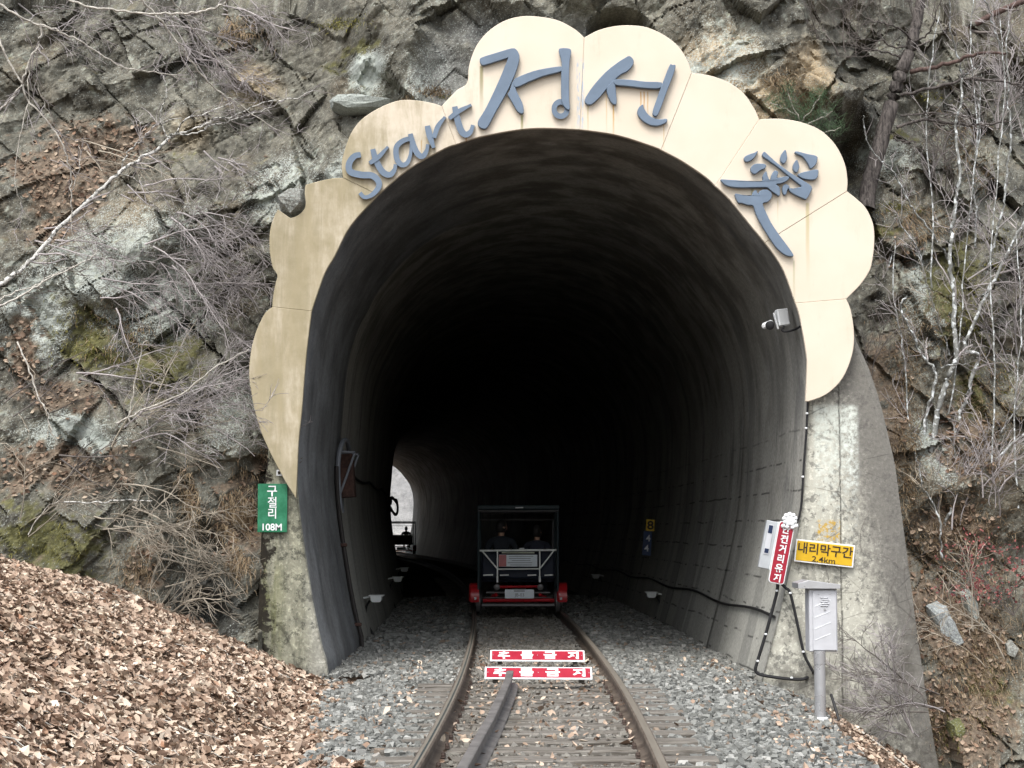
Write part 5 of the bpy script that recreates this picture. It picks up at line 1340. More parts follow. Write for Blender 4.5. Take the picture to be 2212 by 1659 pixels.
def sprout(run, count, L, spread=(0.5, 1.0), depth=2, bias=(0, 0, 0), out=None, rmin=0.0040, lo=0.15, ymax=None):
    """side twigs along a stem, and twigs on those"""
    pts, rad = run
    for _ in range(count):
        f = vr.uniform(lo, 1.0); i = min(int(f * (len(pts) - 1)), len(pts) - 2); g = f * (len(pts) - 1) - i
        p = pts[i] * (1 - g) + pts[i + 1] * g; t = pts[i + 1] - pts[i]; t /= np.linalg.norm(t) + 1e-9
        r = max(rmin, (rad[i] * (1 - g) + rad[i + 1] * g) * vr.uniform(0.4, 0.62))
        side_ = np.cross(t, vr.normal(0, 1, 3)); side_ /= np.linalg.norm(side_) + 1e-9; side_[1] *= 0.6
        an = vr.uniform(*spread); d = t * math.cos(an) + side_ * math.sin(an)
        ln = L * vr.uniform(0.45, 1.15) * (1.15 - 0.6 * f)
        sub = wander(p, d, ln, r, 6 if depth > 1 else 4, 0.17, bias, 0.55)
        out.append(sub)
        if depth > 1: sprout(sub, max(2, int(count * 0.30 * vr.uniform(0.6, 1.2))), L * 0.55, spread, depth - 1, bias, out, rmin)
    return out
def traced(pts, r0, r1, ys, per=5, wob=0.012):
    """a stem through picture points, its distance from the camera going from ys[0] to ys[1]"""
    s = spline(pts, per); n = len(s)
    P = np.array([W(p[0], p[1], ys[0] + (ys[1] - ys[0]) * i / (n - 1)) for i, p in enumerate(s)])
    rk = 1.2 if r0 < 0.012 else 0.9
    if r0 < 0.05: r0, r1 = r0 * rk, r1 * max(rk, 1.0)
    P = P + vr.normal(0, wob, P.shape) * np.array([1, 2.5, 1]) * 0.6
    return P, np.linspace(r0, r1, n)
def plant(name, label, cat, stems, mat, twig_mat, twigs=(18, 0.6, 2), bias=(0, 0, 0), group=None, spread=(0.4, 0.95), rmin=0.0040, lo=0.15):
    base = stems[0][0][0]
    e = empty(name, base, label, cat, group)
    for s in stems: tubes_np('stem', [s], mat, e)
    out = []
    for s in stems: sprout(s, twigs[0], twigs[1], spread, twigs[2], bias, out, rmin, lo)
    if out: tag(tubes_np('twigs', out, twig_mat, e), kind='stuff')
    return e
Z1 = lambda L_: [(a / 3.0, b / 3.0) for a, b in L_]              # read off the upper-left enlargement
Z4 = lambda L_: [(a / 3.0, 553 + b / 3.0) for a, b in L_]         # the left-middle enlargement
GL = 'bare shrubs and branches on the left rock face'
# the white-barked branch and the hanging branches of the upper left
plant('white_branch', 'long white-barked branch reaching up across the left rock face', 'branch',
      [traced([(-40, 640)] + Z4([(0, 180), (120, 100), (220, 10)]) + Z1([(390, 1470), (600, 1280), (760, 1130), (900, 1040), (1040, 950), (1100, 890)]), 0.030, 0.017, (19.0, 19.9)),
       traced(Z1([(1095, 893), (1140, 860), (1190, 790), (1330, 735), (1450, 690), (1520, 655)]), 0.013, 0.005, (19.9, 20.1)),
       traced(Z1([(1095, 890), (1150, 868), (1300, 820), (1400, 770), (1540, 740), (1700, 665), (1900, 640), (2020, 585)]), 0.010, 0.003, (19.9, 20.2)),
       traced(Z1([(1140, 872), (1280, 862), (1370, 812), (1470, 790), (1640, 735), (1830, 660)]), 0.008, 0.003, (19.9, 20.2)),
       traced(Z1([(770, 1120), (830, 985), (900, 920), (960, 850), (1030, 805), (1170, 762)]), 0.008, 0.003, (19.8, 19.9)),
       traced(Z1([(1090, 890), (1040, 800), (1050, 700), (1080, 600), (1055, 490)]), 0.008, 0.004, (19.9, 19.8)),
       traced(Z1([(780, 1130), (860, 1150), (960, 1230), (1090, 1280), (1250, 1340)]), 0.007, 0.003, (19.8, 19.9))], BARK_WHITE, TWIG, (9, 0.45, 2), (0.3, 0, -0.15), GL)
plant('hanging_branch', 'grey branch arching from the top left corner towards the sign', 'branch',
      [traced([(-20, -5)] + Z1([(0, 30), (150, 120), (260, 160), (420, 220), (560, 290), (700, 380), (800, 440), (960, 460), (1140, 490)]), 0.016, 0.005, (18.8, 19.6)),
       traced(Z1([(262, 160), (255, 280), (190, 400), (150, 530), (90, 620), (0, 700), (-60, 740)]), 0.015, 0.009, (18.9, 19.0)),
       traced(Z1([(262, 170), (400, 200), (520, 205), (680, 208)]), 0.006, 0.002, (18.9, 19.1))], BARK_GREY, TWIG, (8, 0.5, 2), (0.3, 0, -0.3), GL)
plant('hanging_branch', 'brown branch dipping along the top edge left of the sign', 'branch',
      [traced(Z1([(380, -20), (600, 40), (800, 70), (1000, 90), (1180, 82), (1330, 70), (1440, 30), (1500, -20)]), 0.013, 0.011, (18.7, 19.0))], BARK_GREY, TWIG, (7, 0.45, 2), (0.3, 0, -0.4), GL)
plant('hanging_branch', 'thin grey branch slanting down from the top edge to the right', 'branch',
      [traced(Z1([(900, -20), (1050, 150), (1200, 340), (1300, 480), (1420, 590), (1550, 680), (1740, 810), (1900, 900)]), 0.011, 0.003, (18.8, 20.0)),
       traced(Z1([(1110, -10), (1200, 110), (1290, 240), (1400, 370), (1560, 480), (1720, 560)]), 0.008, 0.003, (18.9, 20.0))], BARK_GREY, TWIG, (12, 0.5, 2), (0.35, 0, -0.3), GL)
plant('hanging_branch', 'slender branch hanging down the far left past the leaf ledge', 'branch',
      [traced(Z1([(-10, 240), (50, 380), (130, 520), (180, 640), (300, 780), (400, 920), (450, 1080), (465, 1250), (460, 1420), (480, 1540), (560, 1640)]), 0.010, 0.004, (18.9, 19.3)),
       traced(Z1([(190, 400), (180, 640), (120, 950), (100, 1200), (150, 1350), (130, 1500)]), 0.006, 0.003, (18.9, 19.2)),
       traced(Z1([(230, 520), (300, 700), (380, 860), (420, 900)]), 0.005, 0.003, (18.9, 19.2)),
       traced(Z1([(470, 1240), (520, 1060), (510, 930)]), 0.004, 0.003, (19.2, 19.3))], BARK_GREY, TWIG, (6, 0.4, 2), (0.1, 0, -0.4), GL)
plant('hanging_branch', 'forked branch crossing under the white branch at the left edge', 'branch',
      [traced([(-20, 680)] + Z4([(0, 330), (150, 250), (300, 160), (420, 100), (580, 20), (640, -40)]), 0.011, 0.005, (18.9, 19.6)),
       traced([(-20, 660)] + Z4([(0, 280), (200, 200), (330, 130), (480, 60)]), 0.008, 0.004, (18.9, 19.5))], BARK_GREY, TWIG_DARK, (8, 0.4, 2), (0.2, 0, 0.1), GL)
# twig thickets: (first point, lean, label, how many stems, stem length, twig count)
thick = [((500, 8), (0.9, -0.45), 'purple-grey twig thicket along the top edge beside the mossy ledge', 7, 1.25, 12, TWIG),
         ((640, -8), (0.75, -0.65), 'fine twig thicket hanging over the mossy ledge by the first scallop', 7, 1.1, 12, TWIG),
         ((430, 110), (0.9, -0.5), 'twig spray in front of the brown rock above the white branch', 5, 1.1, 10, TWIG),
         ((300, 420), (0.9, -0.30), 'dense twig fan spreading right below the white branch', 7, 1.3, 11, TWIG),
         ((330, 560), (0.95, -0.15), 'purple twig thicket beside the notch of the cream panel', 7, 1.25, 12, TWIG),
         ((240, 640), (0.9, -0.45), 'grey twigs over the mossy rock at mid height', 5, 1.0, 9, TWIG),
         ((250, 960), (0.75, 0.75), 'pale shrub leaning up right towards the lower cream panel', 5, 1.5, 10, TWIG_TAN),
         ((300, 930), (0.95, 0.2), 'tangled shrub left of the lower cream panel', 6, 1.3, 12, TWIG),
         ((280, 1090), (0.95, 0.25), 'tan shrub arching over the dry grass left of the green sign', 5, 1.2, 9, TWIG_TAN),
         ((340, 1180), (0.95, -0.1), 'low tan shrub spreading towards the green sign', 6, 1.0, 10, TWIG_TAN),
         ((330, 1330), (0.55, 0.8), 'small shrub growing from the leaf bank below the wet rock', 7, 0.9, 8, TWIG_TAN),
         ((60, 1120), (0.8, 0.5), 'sparse shrub on the mossy rock at the left edge', 4, 1.0, 7, TWIG_TAN),
         ((20, 900), (0.8, 0.5), 'thin shrub among ledge leaves at the left edge', 4, 1.0, 7, TWIG_DARK),
         ((130, 1010), (0.95, -0.2), 'brown shrub lying over the leafy ledge', 4, 0.9, 7, TWIG_DARK),
         ((60, 20), (0.8, -0.6), 'grey twigs drooping over the leafy ledge at the top left', 6, 1.2, 9, TWIG),
         ((250, 10), (0.9, -0.45), 'grey twig curtain under the top edge at the left', 7, 1.3, 10, TWIG),
         ((360, 30), (0.85, -0.6), 'twig curtain over the brown rock near the top edge', 6, 1.2, 10, TWIG),
         ((180, 330), (0.9, -0.4), 'pale twigs across the lichen rock behind the white branch', 6, 1.2, 9, TWIG_TAN),
         ((100, 520), (0.95, -0.1), 'thin twigs over the pale rock at the left edge', 5, 1.1, 8, TWIG),
         ((400, 480), (0.9, -0.5), 'tangled purple twigs left of the notch boulder', 7, 1.1, 11, TWIG),
         ((420, 640), (0.9, -0.2), 'fine purple twigs against the smooth dark rock by the panel', 6, 1.0, 11, TWIG),
         ((180, 820), (0.9, 0.1), 'brown twigs above the middle leaf ledge', 6, 1.1, 9, TWIG),
         ((400, 880), (0.9, 0.3), 'twig tangle touching the edge of the lower cream panel', 7, 1.1, 11, TWIG),
         ((200, 1130), (0.9, 0.1), 'tan twigs over the mossy bank rock', 5, 1.0, 8, TWIG_TAN),
         ((480, 350), (0.9, -0.4), 'twig spray above the cream panel with the notch', 5, 1.0, 9, TWIG)]
for (uv0, ln, lab, ns, L, tc, tm) in thick:
    stems = []
    b = on_cliff(uv0[0], max(uv0[1], -30), 0.12)
    for s in range(ns):
        an = math.atan2(ln[1], ln[0]) + vr.normal(0, 0.36)
        d = (math.cos(an), -0.25 + vr.normal(0, 0.22), math.sin(an))
        p0 = np.array(b) + np.array([vr.normal(0, .12), vr.normal(0, .06), vr.normal(0, .10)])
        stems.append(wander(p0, d, L * vr.uniform(0.7, 1.2), 0.0085 * vr.uniform(0.8, 1.5), 9, 0.10, (0.15, 0, -0.35), 0.35))
    plant('bare_shrub', lab, 'shrub', stems, tm, tm, (tc, 0.55, 2), (0.25, 0, -0.25), GL, rmin=0.0042)
# single stems on the left
for (pts, r, lab, m_) in [([(280, 913), (290, 836), (307, 753), (317, 735)], 0.008, 'single pale stem standing before the mossy rock', BARK_GREY),
                          ([(135, 1085), (200, 1087), (240, 1084), (290, 1080), (330, 1082)], 0.008, 'pale bare stick lying across the brown ledge', BARK_WHITE),
                          ([(36, 737), (60, 790), (80, 850), (100, 890), (110, 930)], 0.012, 'short grey trunk at the left edge among leaves', BARK_GREY),
                          ([(250, 915), (300, 890), (390, 850), (470, 790), (540, 755)], 0.009, 'forked pale stem rising right past the lower cream panel', BARK_GREY),
                          ([(60, 1155), (95, 1100), (130, 1082)], 0.007, 'bent pale stem above the leaf bank', BARK_GREY)]:
    plant('bare_sapling', lab, 'shrub', [traced(pts, r, r * 0.5, (20.0, 19.8))], m_, TWIG_TAN, (5, 0.35, 2), (0.2, 0, 0.1), GL)
# lichen-spotted trees on the right slope
Y2 = lambda L_: [(1828 + a / 4.32, b / 4.32) for a, b in L_]
Y3 = lambda L_: [(1828 + a / 4.32, 384 + b / 4.32) for a, b in L_]
Y4 = lambda L_: [(1828 + a / 4.32, 768 + b / 4.32) for a, b in L_]
GR = 'lichen spotted trees on the right slope'
def rooted(pts, r0, r1, ys, **kw): return traced(pts, r0 * 1.3, r1 * 1.25, (ys[0] + 2.5, ys[1] + 1.9), **kw)
plant('spotted_tree', 'grey tree with white lichen spots forking beside the wing wall', 'tree',
      [rooted(Y4([(640, 1900), (690, 1600), (720, 1450), (760, 1200), (780, 950), (830, 650), (900, 350), (980, 150), (1020, 0)]) + Y3([(1010, 1450), (1010, 1250), (995, 1000), (965, 780), (975, 600), (1000, 400), (1030, 150), (1060, 0)]) + Y2([(1030, 1300), (1030, 1100), (1070, 950), (1085, 720)]), 0.036, 0.011, (19.6, 20.4)),
       rooted(Y2([(1085, 730), (1060, 600), (1000, 400), (970, 250), (970, 40), (960, -60)]), 0.011, 0.006, (20.4, 20.5)),
       rooted(Y2([(1085, 720), (1140, 680), (1200, 640), (1260, 590), (1300, 530)]), 0.007, 0.004, (20.4, 20.3)),
       rooted(Y3([(950, 750), (860, 620), (760, 460), (650, 330), (560, 180), (470, 0)]) + Y2([(400, 1560), (270, 1440), (185, 1300), (165, 1180), (158, 1070)]), 0.012, 0.005, (20.2, 19.9)),
       rooted(Y3([(1000, 600), (1050, 500), (1120, 380), (1190, 270)]), 0.008, 0.004, (20.2, 20.2)),
       rooted(Y3([(740, 1000), (720, 850), (660, 660), (560, 510), (460, 370)]), 0.008, 0.004, (20.0, 19.9))], BARK_LICHEN, TWIG, (7, 0.5, 2), (0, 0, 0.3), GR)
plant('spotted_tree', 'slim spotted trunk directly beside the upper edge of the wing wall', 'tree',
      [rooted(Y4([(570, 1700), (590, 1500), (600, 1300), (680, 1000), (740, 600), (800, 350), (840, 180), (760, 60), (700, -20)]) + Y3([(610, 1450), (540, 1300), (505, 1180), (570, 1110)]), 0.024, 0.008, (19.7, 20.0)),
       rooted(Y4([(840, 180), (900, 110), (1000, 85), (1130, 80)]), 0.006, 0.003, (19.9, 19.9))], BARK_LICHEN, TWIG, (7, 0.45, 2), (0, 0, 0.3), GR)
plant('spotted_tree', 'leaning spotted tree running to the right edge of the picture', 'tree',
      [rooted(Y4([(760, 1450), (820, 1200), (900, 1000), (1030, 640), (1130, 380), (1190, 150), (1230, 0)]) + Y3([(1100, 1600), (1180, 1380), (1280, 1150), (1400, 900), (1500, 720), (1580, 560), (1680, 380), (1800, 200)]), 0.026, 0.012, (19.8, 20.3)),
       rooted(Y3([(1285, 1140), (1290, 1000), (1330, 780), (1390, 560), (1440, 380), (1480, 180), (1490, 0)]) + Y2([(1520, 1450), (1540, 1200), (1500, 950), (1510, 800), (1490, 500), (1510, 300), (1520, 110)]), 0.017, 0.006, (20.2, 20.6)),
       rooted(Y3([(1180, 1400), (1230, 1150), (1340, 1060)]), 0.008, 0.005, (20.2, 20.2)),
       rooted(Y3([(1200, 660), (1210, 420), (1200, 200), (1180, 0)]) + Y2([(1240, 1300), (1240, 1000), (1180, 880), (1130, 720)]), 0.009, 0.005, (20.4, 20.6)),
       rooted(Y2([(1480, 620), (1440, 450), (1380, 260), (1340, 110), (1290, 0), (1250, -60)]), 0.008, 0.005, (20.6, 20.7))], BARK_LICHEN, TWIG, (8, 0.5, 2), (0, 0, 0.3), GR)
plant('spotted_tree', 'low spotted tree leaning right under the mossy rocks', 'tree',
      [rooted(Y4([(880, 1700), (920, 1560), (1000, 1380), (1060, 1200), (1200, 1060), (1380, 980), (1550, 820), (1700, 700)]), 0.020, 0.010, (19.5, 20.0)),
       rooted(Y4([(1060, 1200), (1020, 1050), (1000, 850), (920, 740)]), 0.007, 0.003, (19.8, 19.9)),
       rooted(Y4([(1330, 1000), (1450, 700), (1580, 520), (1680, 380)]), 0.010, 0.006, (19.9, 20.0))], BARK_LICHEN, TWIG, (8, 0.5, 2), (0.1, 0, 0.2), GR)
plant('spotted_tree', 'thin branchy tree in the middle of the right slope', 'tree',
      [rooted(Y4([(900, 1900), (880, 1700), (860, 1500), (760, 1300)]) + Y4([(700, 1220), (690, 1000)]), 0.012, 0.006, (19.4, 19.7)),
       rooted(Y3([(960, 1659), (930, 1520), (870, 1400), (820, 1200), (760, 1040), (690, 720)]), 0.010, 0.004, (19.9, 20.1))], BARK_LICHEN, TWIG_TAN, (10, 0.5, 2), (0.1, 0, 0.3), GR)
# pine with dark trunk
plant('pine_tree', 'dark leaning pine trunk with long bare limbs above the right panels', 'tree',
      [traced([(1872, 450)] + Y2([(215, 1720), (330, 1300), (440, 900), (520, 650), (600, 450), (645, 250), (700, 0), (730, -120)]), 0.112, 0.06, (22.5, 23.0), wob=0.004)], BARK_PINE, TWIG_DARK, (0, 0.4, 1), (0, 0, 0))
pine = [o for o in bpy.data.objects if o.name.startswith('pine_tree')][0]
limbs = [traced(Y2([(520, 890), (620, 870), (900, 800), (1100, 740), (1250, 740), (1500, 775), (1700, 800)]), 0.026, 0.012, (22.5, 22.2)), traced(Y2([(470, 1190), (620, 1140), (750, 1120), (950, 1150), (1150, 1165), (1300, 1170), (1500, 1130)]), 0.024, 0.012, (22.5, 22.2)),
         traced(Y2([(520, 1080), (700, 1060), (900, 1060), (1200, 1100)]), 0.014, 0.007, (22.5, 22.2)), traced(Y2([(640, 380), (500, 280), (380, 225), (240, 210), (150, 235)]), 0.014, 0.005, (22.8, 22.3)),
         traced(Y2([(570, 440), (400, 430), (330, 370), (170, 370), (60, 350)]), 0.014, 0.005, (22.8, 22.3)), traced(Y2([(520, 545), (400, 490), (200, 460), (0, 400)]), 0.016, 0.005, (22.8, 22.3)),
         traced(Y2([(640, 380), (760, 320), (820, 200), (880, 0)]), 0.016, 0.006, (22.8, 22.4)), traced(Y2([(440, 1290), (560, 1320), (660, 1330)]), 0.010, 0.004, (22.5, 22.2))]
for l_ in limbs: tubes_np('limb', [l_], BARK_PINE, pine)
tubes_np('red_limb', [traced(Y2([(600, 670), (850, 620), (1100, 540), (1300, 490), (1480, 500)]), 0.035, 0.014, (22.8, 22.3))], BARK_RED, pine)
out = []
for l_ in limbs: sprout(l_, 9, 0.5, (0.5, 1.0), 2, (0, 0, 0.1), out, 0.0032, 0.3)
tag(tubes_np('twigs', out, TWIG_DARK, pine), kind='stuff')
plant('red_pine', 'reddish pine trunk slanting across the top right corner', 'tree', [traced(Y2([(1060, 300), (1180, 240), (1400, 120), (1660, 10), (1800, -60)]), 0.045, 0.040, (24.6, 24.4), wob=0.004)], BARK_RED, TWIG_DARK, (6, 0.6, 2), (0, 0, 0.2))
# young pine with needles behind the right panels
NEEDLE = simple('pine_needle', (0.060, 0.105, 0.050), 0.6, var=0.35, scale=6)
yp = empty('young_pine', on_cliff(1700, 270, 0.0), 'small green pine bough beside the scalloped panels', 'tree')
pst = [traced([(1755, 300), (1730, 265), (1712, 225), (1700, 190)], 0.012, 0.005, (21.2, 20.9)), traced([(1730, 265), (1755, 235), (1775, 205)], 0.008, 0.004, (21.1, 20.9)), traced([(1722, 250), (1690, 232), (1665, 222)], 0.008, 0.004, (21.1, 20.9)), traced([(1735, 270), (1770, 258), (1798, 240)], 0.008, 0.004, (21.1, 20.9)),
       traced([(1740, 285), (1790, 285), (1815, 275)], 0.008, 0.004, (21.1, 20.9))]
for s in pst: tubes_np('stem', [s], BARK_GREY, yp)
ndl = []
for s in pst:
    for _ in range(150):
        i = vr.integers(0, len(s[0])); p = s[0][i] + vr.normal(0, 0.05, 3)
        d = vr.normal(0, 1, 3); d[2] = abs(d[2]) * 0.9 + 0.35
        ndl.append((np.array([p, p + d / np.linalg.norm(d) * vr.uniform(0.09, 0.16)]), np.array([0.0022, 0.001])))
tag(tubes_np('needles', ndl, NEEDLE, yp, 3), kind='stuff')
# shrubs on the right slope
rs = [((1880, 820), (0.3, 0.9), 'thin brown shrub growing at the top corner of the wing wall', 4, 0.9, 8, TWIG_DARK), ((2060, 1130), (-0.2, 0.95), 'brown twig shrub on the leafy right slope below the trees', 6, 1.1, 10, TWIG),
      ((2150, 1080), (0.2, 0.95), 'twig shrub at the right edge above the red leaves', 6, 1.1, 10, TWIG), ((2120, 1420), (-0.5, 0.8), 'grey twigs over the mossy boulders at the lower right', 5, 0.9, 9, TWIG_TAN),
      ((1960, 1560), (-0.75, 0.6), 'reddish brown twig shrub sprawling over the foot of the wing wall', 8, 1.1, 11, TWIG), ((1990, 1500), (-0.9, 0.35), 'low brown brambles leaning left on the wing wall base', 6, 1.0, 9, TWIG_DARK),
      ((2100, 600), (0.4, 0.9), 'twig tangle behind the spotted trees on the right', 6, 1.2, 10, TWIG), ((2160, 300), (-0.2, 0.9), 'twig tangle in the upper right behind the pine limbs', 7, 1.3, 11, TWIG), ((1820, 130), (-0.5, 0.7), 'dark twigs on the rock left of the pine', 5, 0.9, 9, TWIG_DARK),
      ((2190, 120), (-0.6, 0.7), 'grey twig mass in the top right corner', 7, 1.2, 11, TWIG), ((2010, 60), (-0.7, 0.3), 'twig spray crossing the pine top', 6, 1.0, 10, TWIG_DARK), ((2180, 760), (-0.3, 0.9), 'twig tangle at the right edge by the yellow moss', 6, 1.1, 10, TWIG), ((2030, 430), (0.3, 0.8), 'brown twigs under the mossy ledge right of the pine', 5, 0.8, 9, TWIG_DARK)]
for (uv0, ln, lab, ns, L, tc, tm) in rs:
    stems = []; b = on_cliff(uv0[0], uv0[1], 0.15)
    if uv0[1] > 1450: b = Vector((b.x, min(b.y, PY - 0.35), b.z))
    for s in range(ns):
        an = math.atan2(ln[1], ln[0]) + vr.normal(0, 0.4)
        d = (math.cos(an), -0.15 + vr.normal(0, 0.12), math.sin(an)); p0 = np.array(b) + vr.normal(0, 0.12, 3)
        stems.append(wander(p0, d, L * vr.uniform(0.6, 1.2), 0.0078 * vr.uniform(0.8, 1.5), 8, 0.14, (0, 0, 0), 0.35))
    plant('bare_shrub', lab, 'shrub', stems, tm, tm, (tc, 0.5, 2), (0, 0, 0.05), 'bare shrubs on the right slope', rmin=0.0042)
for i, (pts, lab) in enumerate([([(1985, 1010), (1960, 900), (1955, 780), (1930, 640), (1935, 520)], 'thin sapling rising just right of the wing wall top'), ([(2050, 900), (2075, 700), (2090, 500), (2110, 330), (2120, 160)], 'tall thin sapling between the two forked spotted trees'),
        ([(2140, 1000), (2150, 800), (2140, 600), (2150, 420), (2170, 200), (2160, 40)], 'tall thin sapling near the right edge'), ([(2010, 620), (2015, 450), (2000, 300), (2010, 150), (2030, 20)], 'slim sapling right of the pine trunk'),
        ([(2200, 1100), (2190, 900), (2205, 700), (2195, 500)], 'crooked sapling at the very right edge'), ([(2100, 420), (2110, 250), (2095, 120), (2105, -10)], 'thin sapling crossing the upper pine limbs'),
        ([(1910, 700), (1915, 600), (1940, 500), (1950, 430)], 'short sapling beside the lowest spotted branch')]):
    plant('bare_sapling', lab, 'sapling', [traced(pts, 0.0125, 0.0055, (on_cliff(*pts[0]).y, on_cliff(*pts[0]).y + 0.15))], BARK_LICHEN, TWIG, (12, 0.6, 2), (0, 0, 0.25), GR)
# creepers on the wing wall
crp = empty('bare_creeper', W(1900, 1640, PY - 0.05), 'thin leafless creeper stems clinging to the wing wall', 'creeper')
out = []
for _ in range(26):
    p = W(vr.uniform(1800, 1990), vr.uniform(1150, 1600), PY - 0.025); an = vr.uniform(0.2, 2.9)
    out.append(wander(p, (math.cos(an), 0, math.sin(an)), vr.uniform(0.3, 0.9), 0.0035, 8, 0.18, (0, 0, 0), 0.5))
for pts, r in out: pts[:, 1] = np.minimum(pts[:, 1], PY - 0.02) * 0 + PY - 0.022
tubes_np('stem', out, TWIG_DARK, crp)
# red-leaved shrub at the right edge
RLEAF = M('red_leaf', 0.7); RLEAF.color(RLEAF.ramp(RLEAF.island, [(0, (0.10, 0.020, 0.025)), (0.6, (0.22, 0.055, 0.055)), (1, (0.33, 0.13, 0.11))])); RLEAF = RLEAF.m
rsb = empty('red_leaf_shrub', on_cliff(2190, 1330, 0.1), 'shrub with small dark red leaves at the right edge', 'shrub')
b = np.array(on_cliff(2190, 1330, 0.25)); stems = [wander(b, (vr.normal(-0.3, .5), -0.1, 1), vr.uniform(0.6, 1.1), 0.006, 8, 0.15) for _ in range(8)]
out = []
for s in stems: sprout(s, 9, 0.4, (0.5, 1.1), 2, (0, 0, 0), out, 0.0018)
tag(tubes_np('twigs', stems + out, TWIG_DARK, rsb), kind='stuff')
lp = np.concatenate([s[0][1:] for s in out]); lp = lp[vr.random(len(lp)) < 0.55] + 0
V, Q, T = leaves(lp[:, 0], lp[:, 1], lp[:, 2], 0 * lp[:, 0], -np.ones(len(lp)), 0.5 + 0 * lp[:, 0], 0.038, 14, 0.8)
tag(mesh_np('red_leaves', V, quads=Q, tris=T, mat=RLEAF, parent=rsb), kind='stuff')
# dead grass and hanging moss
STRAW = M('dead_grass', 0.85, spec=0.1); STRAW.color(STRAW.ramp(STRAW.island, [(0, (0.10, 0.068, 0.040)), (0.5, (0.22, 0.16, 0.10)), (1, (0.40, 0.32, 0.21))])); STRAW = STRAW.m
MOSSY = M('mossy_tuft', 0.9, spec=0.1); MOSSY.color(MOSSY.ramp(MOSSY.island, [(0, (0.035, 0.036, 0.010)), (0.6, (0.12, 0.115, 0.032)), (1, (0.26, 0.235, 0.075))])); MOSSY = MOSSY.m
def strands(zones, mat, name, label, cat, kind):
    X0, D0, Lh, Wd = [], [], [], []
    for (u, v, ru, rv, n, L, dirz) in zones:
        a = vr.normal(0, 0.5, (n, 2)); uu = u + a[:, 0] * ru; vv = v + a[:, 1] * rv
        x = (uu - CU) / 190.0; z = 1.43 - (vv - 1141) / 190.0
        yy, gx2, gz2 = cliff_at(x, z); f = yy / PY; x = x * f; z = CAMH + (z - CAMH) * f
        yy, gx2, gz2 = cliff_at(x, z)
        X0.append(np.stack([x, yy + 0.01, z], -1)); d = np.stack([vr.normal(0, .45, n), -0.55 - 0.3 * vr.random(n), dirz + vr.normal(0, .35, n)], -1); D0.append(d / np.linalg.norm(d, axis=1)[:, None]); Lh.append(L * vr.uniform(0.5, 1.3, n)); 
    X0, D0, Lh = np.concatenate(X0), np.concatenate(D0), np.concatenate(Lh); n = len(X0)
    sd_ = np.cross(D0, np.array([0, 1, 0.2])); sd_ /= np.linalg.norm(sd_, axis=1)[:, None] + 1e-9
    w = 0.0030; dr = np.array([0, 0, -1.0])
    m1 = X0 + D0 * (Lh * 0.55)[:, None]; m2 = m1 + (D0 * 0.45 + dr * 0.35) * Lh[:, None]
    V = np.stack([X0 - sd_ * w, X0 + sd_ * w, m1 - sd_ * w * .8, m1 + sd_ * w * .8, m2], 1)
    k_ = np.arange(n)[:, None] * 5
    tag(mesh_np(name, V.reshape(-1, 3), quads=k_ + np.array([[0, 1, 3, 2]]), tris=k_ + np.array([[2, 3, 4]]), mat=mat), label, cat, kind=kind)
strands([(525, 1130, 45, 100, 2600, 0.10, -0.8), (410, 1080, 30, 80, 600, 0.08, -0.6), (300, 1230, 60, 60, 500, 0.12, -0.3), (500, 30, 60, 40, 500, 0.14, -0.5), (600, 985, 40, 25, 400, 0.10, 0.2), (260, 720, 80, 60, 500, 0.09, -0.4),
         (1700, 165, 30, 25, 300, 0.10, -0.3), (1960, 800, 50, 150, 900, 0.12, 0.2), (2000, 470, 80, 50, 700, 0.13, -0.5), (2060, 1180, 130, 150, 3000, 0.12, 0.3), (2110, 1420, 110, 170, 3200, 0.12, -0.1), (1960, 1570, 80, 80, 1200, 0.13, 0.5), (2150, 900, 90, 150, 1500, 0.12, 0.1), (1960, 1000, 40, 150, 1200, 0.12, 0.1), (2130, 300, 80, 120, 900, 0.15, 0.1), (2010, 700, 60, 80, 500, 0.1, 0),
         (930, 185, 40, 12, 260, 0.11, 0.3), (870, 208, 20, 6, 50, 0.14, 0.6)], STRAW, 'dead_grass', 'straw coloured dead grass hanging on the rocks', 'grass', 'stuff')
strands([(190, 730, 90, 55, 1500, 0.05, -0.3), (320, 800, 50, 60, 800, 0.05, -0.3), (110, 1170, 110, 60, 1500, 0.05, -0.2), (2110, 650, 45, 120, 1200, 0.06, -0.2), (2180, 540, 40, 70, 700, 0.06, -0.2), (2185, 840, 35, 60, 600, 0.05, -0.2), (2120, 1480, 50, 80, 800, 0.05, -0.2), (2050, 1570, 50, 40, 600, 0.05, 0), (1950, 440, 80, 14, 600, 0.05, -0.2), (2050, 180, 50, 10, 300, 0.05, -0.2), (730, 22, 60, 16, 500, 0.05, -0.2), (960, 196, 22, 8, 200, 0.04, 0)],
        MOSSY, 'moss_cushions', 'olive green moss cushions on the rock face', 'moss', 'stuff')
